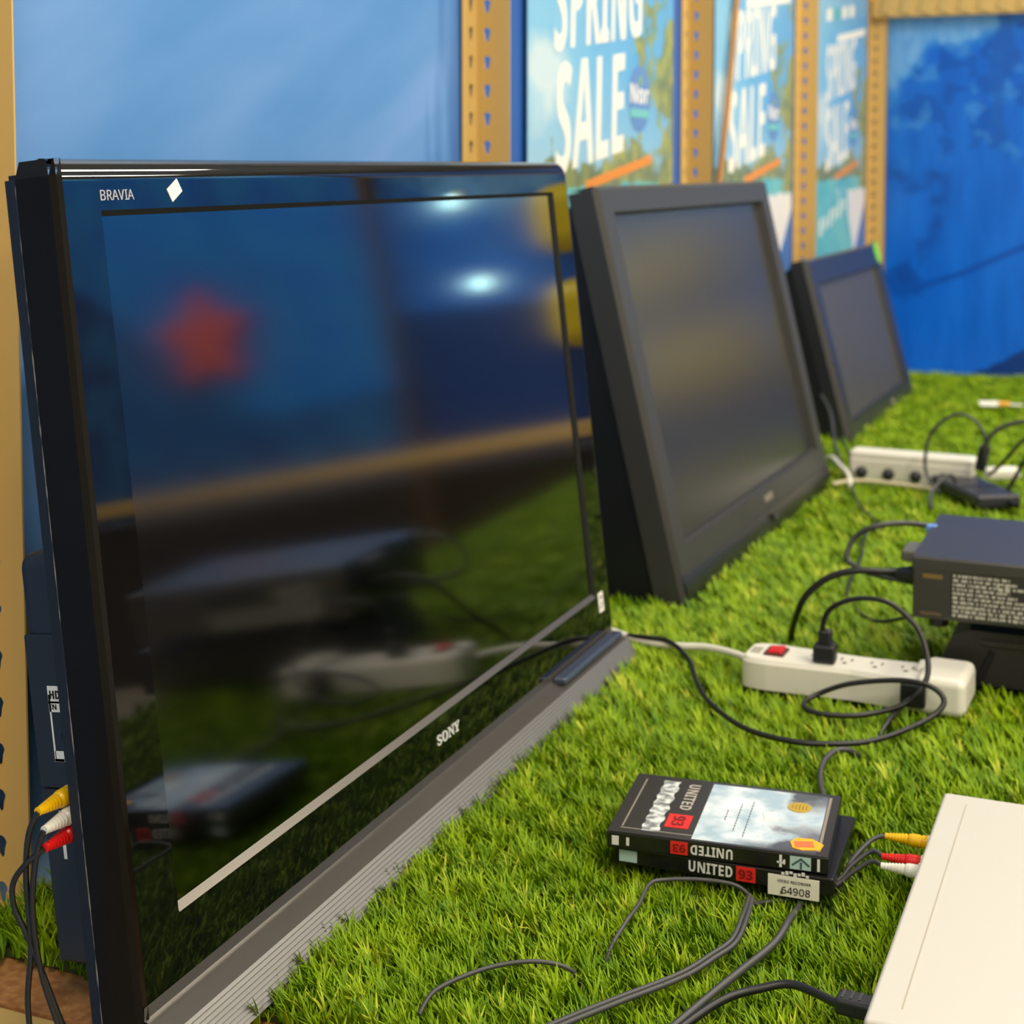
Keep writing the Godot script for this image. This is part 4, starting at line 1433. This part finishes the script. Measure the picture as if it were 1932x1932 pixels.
func build_far_gear() -> void:
	var white: Material = mats.white_plastic
	# far strip, on edge, sockets towards the viewer
	var o := thing("power_strip", "white power strip lying on edge with side sockets, farther of two", "power strip", turned(Vector3(0, -4, 0), Vector3(3.03, 0.02, -0.437)), "power strips on the turf")
	var b := MB.new()
	b.rbox(at(0, 0.046, 0.0), Vector3(0.05, 0.03, 0.236), 0.008)
	part(o, "top_rail", b.mesh(), white)
	b = MB.new()
	b.rbox(at(-0.004, 0.024, 0.0), Vector3(0.046, 0.045, 0.232), 0.005)
	part(o, "body", b.mesh(), white)
	for k in 4:
		var z := -0.092 + k * 0.052
		b = MB.new()
		b.lathe(turned(Vector3(0, 0, 90), Vector3(-0.025, 0.02, z)), [Vector2(0.0, 0.018), Vector2(0.007, 0.016), Vector2(0.011, 0.006), Vector2(0.012, 0.0)], 14)
		part(o, "socket_plug", b.mesh(), mats.dark_plastic)
	var ad := thing("power_adapter", "flat black power adapter lying on the turf by the far strip", "adapter", turned(Vector3(0, 32, 0), Vector3(2.935, 0.022, -0.312)))
	b = MB.new()
	b.rbox(at(0, 0.013, 0), Vector3(0.2, 0.026, 0.085), 0.008)
	part(ad, "case", b.mesh(), mat("adapter_black", c8(46, 46, 54), 0.4))
	b = MB.new()
	b.box(at(-0.02, 0.0265, 0.0), Vector3(0.004, 0.0008, 0.07))
	part(ad, "case_seam", b.mesh(), mats.black_hole)
	b = MB.new()
	b.lathe(turned(Vector3(0, 0, 90), Vector3(-0.098, 0.012, 0.02)), [Vector2(0.006, 0.0), Vector2(0.004, 0.03)], 10)
	part(ad, "cord_boot", b.mesh(), mats.black_rubber)
	var tagged := thing("paper_tag", "white and orange paper tag lying on the far turf", "tag", turned(Vector3(0, 4, 0), Vector3(4.05, 0.032, -0.37)))
	b = MB.new()
	b.box(turned(Vector3(0, 8, 5), Vector3(0, 0.003, -0.026)), Vector3(0.05, 0.002, 0.05))
	b.box(turned(Vector3(0, -6, -4), Vector3(0, 0.003, 0.032)), Vector3(0.04, 0.002, 0.04))
	part(tagged, "paper", b.mesh(), mats.sticker_white)
	b = MB.new()
	b.box(at(0, 0.005, 0.008), Vector3(0.05, 0.003, 0.026))
	part(tagged, "orange_band", b.mesh(), mats.sticker_orange)


func cable(called: String, label: String, runs: Array, r: float, m: Material, group := "") -> Node3D:
	var o := thing(called, label, "cable", Transform3D(), group)
	for run in runs:
		part(o, "cord", cord_mesh(run, r), m)
	return o


func build_cables() -> void:
	var black: Material = mats.black_rubber
	var grey: Material = mats.grey_rubber
	var white: Material = mats.white_plastic
	# composite leads hanging from the side of the big set
	var av := cable("composite_cable", "black composite cable with yellow, white and red plugs in the big television", [
		[[0.835, 0.186, -0.705], [0.832, 0.17, -0.711], [0.831, 0.14, -0.713], [0.832, 0.09, -0.711], [0.83, 0.05, -0.713], [0.832, 0.0, -0.708], [0.84, -0.03, -0.70]],
		[[0.835, 0.174, -0.70], [0.832, 0.155, -0.705], [0.831, 0.12, -0.708], [0.833, 0.08, -0.705], [0.836, 0.05, -0.698], [0.84, 0.01, -0.684], [0.845, -0.03, -0.672]],
		[[0.835, 0.161, -0.70], [0.829, 0.15, -0.712], [0.828, 0.135, -0.722], [0.829, 0.118, -0.722], [0.831, 0.1, -0.714], [0.835, 0.07, -0.703], [0.84, 0.03, -0.689], [0.846, 0.0, -0.675], [0.85, -0.03, -0.665]],
	], 0.0021, black, "composite cables")
	var y := 0
	for p in [[0.1863, -0.7052, mats.yellow_plastic], [0.1742, -0.7, mats.rca_white], [0.1615, -0.6995, mats.red_plastic]]:
		rca_plug(av, p[2], Transform3D(Basis(Vector3(0, 1, 0), Vector3(1, 0, 0), Vector3(0, 0, -1)).orthonormalized().scaled(Vector3(1.15, 1.15, 1.15)), Vector3(0.835, p[0], p[1])), false)
		y += 1
	# composite leads at the disc player, running under the cases and out over the turf
	var av2 := cable("composite_cable", "grey composite cable with yellow, red and white plugs in the disc player", [
		[[1.346, 0.046, -0.211], [1.338, 0.044, -0.222], [1.31, 0.034, -0.235], [1.29, 0.02, -0.242], [1.27, 0.012, -0.275], [1.25, 0.012, -0.3], [1.22, 0.024, -0.302]],
		[[1.304, 0.046, -0.207], [1.31, 0.046, -0.218], [1.3, 0.036, -0.232], [1.285, 0.024, -0.245], [1.262, 0.02, -0.28]],
		[[1.29, 0.044, -0.205], [1.295, 0.044, -0.215], [1.29, 0.034, -0.23], [1.28, 0.022, -0.247], [1.26, 0.02, -0.285]],
		[[1.228, 0.028, -0.303], [1.185, 0.031, -0.298], [1.144, 0.031, -0.296], [1.114, 0.031, -0.305], [1.078, 0.031, -0.319], [1.025, 0.032, -0.351], [0.983, 0.032, -0.377], [0.93, 0.03, -0.41]],
		[[1.224, 0.028, -0.3], [1.183, 0.031, -0.294], [1.141, 0.031, -0.292], [1.111, 0.031, -0.301], [1.075, 0.031, -0.315], [1.022, 0.032, -0.347], [0.98, 0.032, -0.373], [0.93, 0.03, -0.405]],
	], 0.0021, grey, "composite cables")
	var zp := Basis(Vector3(1, 0, 0), Vector3(0, 0, 1), Vector3(0, -1, 0)).scaled(Vector3(1.1, 1.0, 1.1))
	rca_plug(av2, mats.yellow_plastic, Transform3D(zp, Vector3(1.346, 0.046, -0.212)))
	rca_plug(av2, mats.red_plastic, Transform3D(zp, Vector3(1.304, 0.046, -0.208)))
	rca_plug(av2, mats.rca_white, Transform3D(zp, Vector3(1.288, 0.045, -0.206)))
	# power cord of the disc player
	var pc := cable("power_cable", "black power cord plugged into the off-white disc player", [
		[[1.066, 0.04, -0.198], [1.08, 0.04, -0.233], [1.072, 0.036, -0.257], [1.054, 0.034, -0.276], [1.02, 0.033, -0.291], [0.96, 0.032, -0.31]],
	], 0.0032, black, "power cords")
	var b := MB.new()
	b.rbox(turned(Vector3(0, -4, 0), Vector3(1.066, 0.042, -0.184)), Vector3(0.018, 0.012, 0.032), 0.003)
	var pl := part(pc, "plug", b.mesh(), mats.dark_plastic)
	for k in 3:
		b = MB.new()
		b.box(turned(Vector3(0, -4, 0), Vector3(1.067, 0.0482, -0.195 + k * 0.006)), Vector3(0.011, 0.0008, 0.0018))
		part(pl, "grip_rib", b.mesh(), grey)
	cable("power_cable", "dark grey cord running from under the disc cases towards the viewer", [
		[[1.30, 0.012, -0.27], [1.26, 0.012, -0.268], [1.238, 0.016, -0.267], [1.191, 0.031, -0.262], [1.149, 0.032, -0.264], [1.1, 0.032, -0.277], [1.064, 0.032, -0.287], [1.021, 0.032, -0.298], [0.96, 0.03, -0.315]],
	], 0.0030, grey, "power cords")
	# thin strands half sunk in the turf
	cable("thin_cable", "thin grey cable half sunk in the turf by the big television's bar", [
		[[0.965, 0.024, -0.478], [0.985, 0.031, -0.476], [1.014, 0.032, -0.463], [1.039, 0.032, -0.444], [1.057, 0.03, -0.421], [1.068, 0.022, -0.4], [1.072, 0.004, -0.392]],
	], 0.0018, grey, "thin cables on the turf")
	cable("thin_cable", "thin grey cable bending round in front of the disc cases", [
		[[1.094, 0.004, -0.383], [1.102, 0.024, -0.382], [1.136, 0.032, -0.38], [1.17, 0.032, -0.38], [1.204, 0.032, -0.383], [1.22, 0.031, -0.376], [1.233, 0.031, -0.347], [1.24, 0.028, -0.317], [1.242, 0.014, -0.3]],
	], 0.0018, grey, "thin cables on the turf")
	# looping black cord from the near strip to the big set
	var loop := cable("power_cable", "looping black power cord from the near power strip to the big television", [
		[[1.775, 0.075, -0.352], [1.772, 0.1, -0.354], [1.77, 0.122, -0.343], [1.768, 0.136, -0.314], [1.765, 0.136, -0.279], [1.755, 0.118, -0.249], [1.74, 0.098, -0.234], [1.722, 0.074, -0.228], [1.71, 0.056, -0.236], [1.705, 0.042, -0.25], [1.69, 0.034, -0.276], [1.672, 0.032, -0.305], [1.668, 0.032, -0.342], [1.69, 0.032, -0.358], [1.712, 0.037, -0.348], [1.715, 0.053, -0.313], [1.715, 0.064, -0.261], [1.712, 0.064, -0.228], [1.708, 0.056, -0.211], [1.70, 0.045, -0.21], [1.675, 0.034, -0.228], [1.61, 0.032, -0.266], [1.58, 0.032, -0.31], [1.574, 0.032, -0.353], [1.594, 0.032, -0.403], [1.653, 0.032, -0.455], [1.716, 0.031, -0.488], [1.787, 0.033, -0.519], [1.835, 0.037, -0.557], [1.845, 0.036, -0.594], [1.86, 0.03, -0.65], [1.88, 0.03, -0.72]],
	], 0.0031, black, "power cords")
	b = MB.new()
	b.rbox(turned(Vector3(0, 2, 0), Vector3(1.776, 0.066, -0.352)), Vector3(0.022, 0.022, 0.026), 0.004)
	b.rbox(turned(Vector3(0, 2, 0), Vector3(1.776, 0.084, -0.352)), Vector3(0.014, 0.02, 0.016), 0.004)
	part(loop, "plug", b.mesh(), mats.dark_plastic)
	cable("power_cable", "short black cord tail beside the near strip's front plug", [
		[[1.742, 0.04, -0.246], [1.722, 0.04, -0.25], [1.705, 0.034, -0.257], [1.68, 0.031, -0.262], [1.652, 0.024, -0.267], [1.64, 0.014, -0.27]],
	], 0.0028, black, "power cords")
	cable("power_cable", "short grey cord arching down behind the upper disc case", [
		[[1.595, 0.018, -0.279], [1.577, 0.03, -0.288], [1.562, 0.032, -0.299], [1.525, 0.032, -0.303], [1.483, 0.031, -0.297], [1.44, 0.03, -0.284], [1.40, 0.026, -0.272]],
	], 0.0030, grey, "power cords")
	cable("white_cable", "off-white cord running from the near power strip behind the big television", [
		[[1.796, 0.036, -0.442], [1.815, 0.038, -0.465], [1.835, 0.036, -0.509], [1.839, 0.032, -0.547], [1.847, 0.03, -0.595], [1.862, 0.034, -0.646], [1.9, 0.034, -0.72]],
	], 0.0046, white, "white cords")
	# cords of the video recorder
	var c := cable("power_cable", "thick black cord arching from the turf into the video recorder's side", [
		[[1.95, 0.02, -0.43], [1.93, 0.04, -0.425], [1.89, 0.075, -0.41], [1.875, 0.103, -0.396], [1.872, 0.128, -0.37], [1.875, 0.14, -0.338], [1.885, 0.14, -0.304], [1.90, 0.137, -0.27]],
	], 0.0042, black, "power cords")
	b = MB.new()
	b.lathe(Transform3D(Basis(Vector3(1, 0, 0), Vector3(0, 0, 1), Vector3(0, -1, 0)), Vector3(1.893, 0.138, -0.3)), [Vector2(0.0045, 0.0), Vector2(0.007, 0.012), Vector2(0.011, 0.03), Vector2(0.012, 0.04)], 14)
	part(c, "cord_boot", b.mesh(), mats.dark_plastic)
	cable("signal_cable", "grey cable looping out of the video recorder's left side", [
		[[2.03, 0.168, -0.262], [2.02, 0.171, -0.30], [2.0, 0.168, -0.335], [2.0, 0.151, -0.36], [1.99, 0.129, -0.368], [1.985, 0.118, -0.358], [1.97, 0.113, -0.327], [1.95, 0.112, -0.26]],
	], 0.0036, grey)
	cable("thin_cable", "thin dark cable crossing the turf behind the near power strip", [
		[[2.62, 0.016, -0.422], [2.569, 0.03, -0.439], [2.45, 0.031, -0.43], [2.387, 0.03, -0.419], [2.225, 0.026, -0.409], [2.15, 0.02, -0.39], [2.05, 0.03, -0.34], [2.02, 0.05, -0.29]],
	], 0.0024, black, "thin cables on the turf")
	cable("thin_cable", "thin dark cable winding from the far strip towards the video recorder", [
		[[3.34, 0.05, -0.64], [3.107, 0.06, -0.575], [3.0, 0.04, -0.55], [2.855, 0.031, -0.518], [2.75, 0.03, -0.487], [2.689, 0.029, -0.46], [2.618, 0.022, -0.421]],
	], 0.0026, black, "thin cables on the turf")
	cable("thin_cable", "grey cable rising between the middle and smallest televisions", [
		[[3.45, 0.12, -0.70], [3.38, 0.09, -0.665], [3.25, 0.05, -0.63], [3.107, 0.036, -0.59], [3.0, 0.034, -0.556]],
	], 0.0036, grey, "thin cables on the turf")
	cable("white_cable", "short off-white cord beside the far power strip's left end", [
		[[3.16, 0.03, -0.63], [3.127, 0.042, -0.611], [3.03, 0.044, -0.575], [2.975, 0.04, -0.55], [2.9, 0.03, -0.53]],
	], 0.005, white, "white cords")
	cable("white_cable", "off-white cord lying along the front of the far power strip", [
		[[2.9, 0.034, -0.565], [2.94, 0.036, -0.526], [2.945, 0.034, -0.446], [2.94, 0.03, -0.38]],
	], 0.004, mat("cord_cream", c8(196, 184, 150), 0.5), "white cords")
	var f := cable("power_cable", "thin grey cord making a tall loop over the far power strip", [
		[[2.92, 0.03, -0.372], [2.93, 0.05, -0.392], [2.95, 0.081, -0.403], [2.95, 0.132, -0.394], [2.95, 0.163, -0.366], [2.95, 0.173, -0.338], [2.95, 0.157, -0.309], [2.95, 0.123, -0.294], [2.97, 0.09, -0.299]],
	], 0.0032, grey, "power cords")
	b = MB.new()
	b.rbox(turned(Vector3(12, 0, 0), Vector3(2.975, 0.09, -0.302)), Vector3(0.02, 0.05, 0.02), 0.005)
	part(f, "plug", b.mesh(), mats.dark_plastic)
	cable("power_cable", "grey cord rising right from the far power strip to the picture edge", [
		[[2.96, 0.08, -0.296], [2.95, 0.124, -0.293], [2.95, 0.15, -0.272], [2.95, 0.164, -0.24], [2.95, 0.168, -0.21], [2.95, 0.165, -0.16]],
	], 0.0042, grey, "power cords")
	cable("power_cable", "black cord sloping down to the right end of the far power strip", [
		[[2.95, 0.15, -0.19], [2.95, 0.133, -0.228], [2.95, 0.097, -0.257], [2.96, 0.075, -0.275], [2.97, 0.06, -0.29]],
	], 0.0034, black, "power cords")
	cable("power_cable", "black cord slanting from the flat adapter to the picture edge", [
		[[2.88, 0.034, -0.265], [2.9, 0.05, -0.249], [2.9, 0.103, -0.223], [2.9, 0.15, -0.2]],
	], 0.0036, black, "power cords")
	cable("power_cable", "grey cord curling over the left corner of the flat adapter", [
		[[2.8, 0.025, -0.37], [2.85, 0.04, -0.378], [2.9, 0.058, -0.366], [2.92, 0.064, -0.352], [2.93, 0.05, -0.345]],
	], 0.0034, grey, "power cords")
	var wt := thing("white_plug", "white plug lying at the right end of the far power strip", "plug", turned(Vector3(0, -60, 0), Vector3(3.08, 0.034, -0.277)))
	b = MB.new()
	b.rbox(at(0, 0.01, 0), Vector3(0.07, 0.024, 0.03), 0.009)
	part(wt, "body", b.mesh(), white)
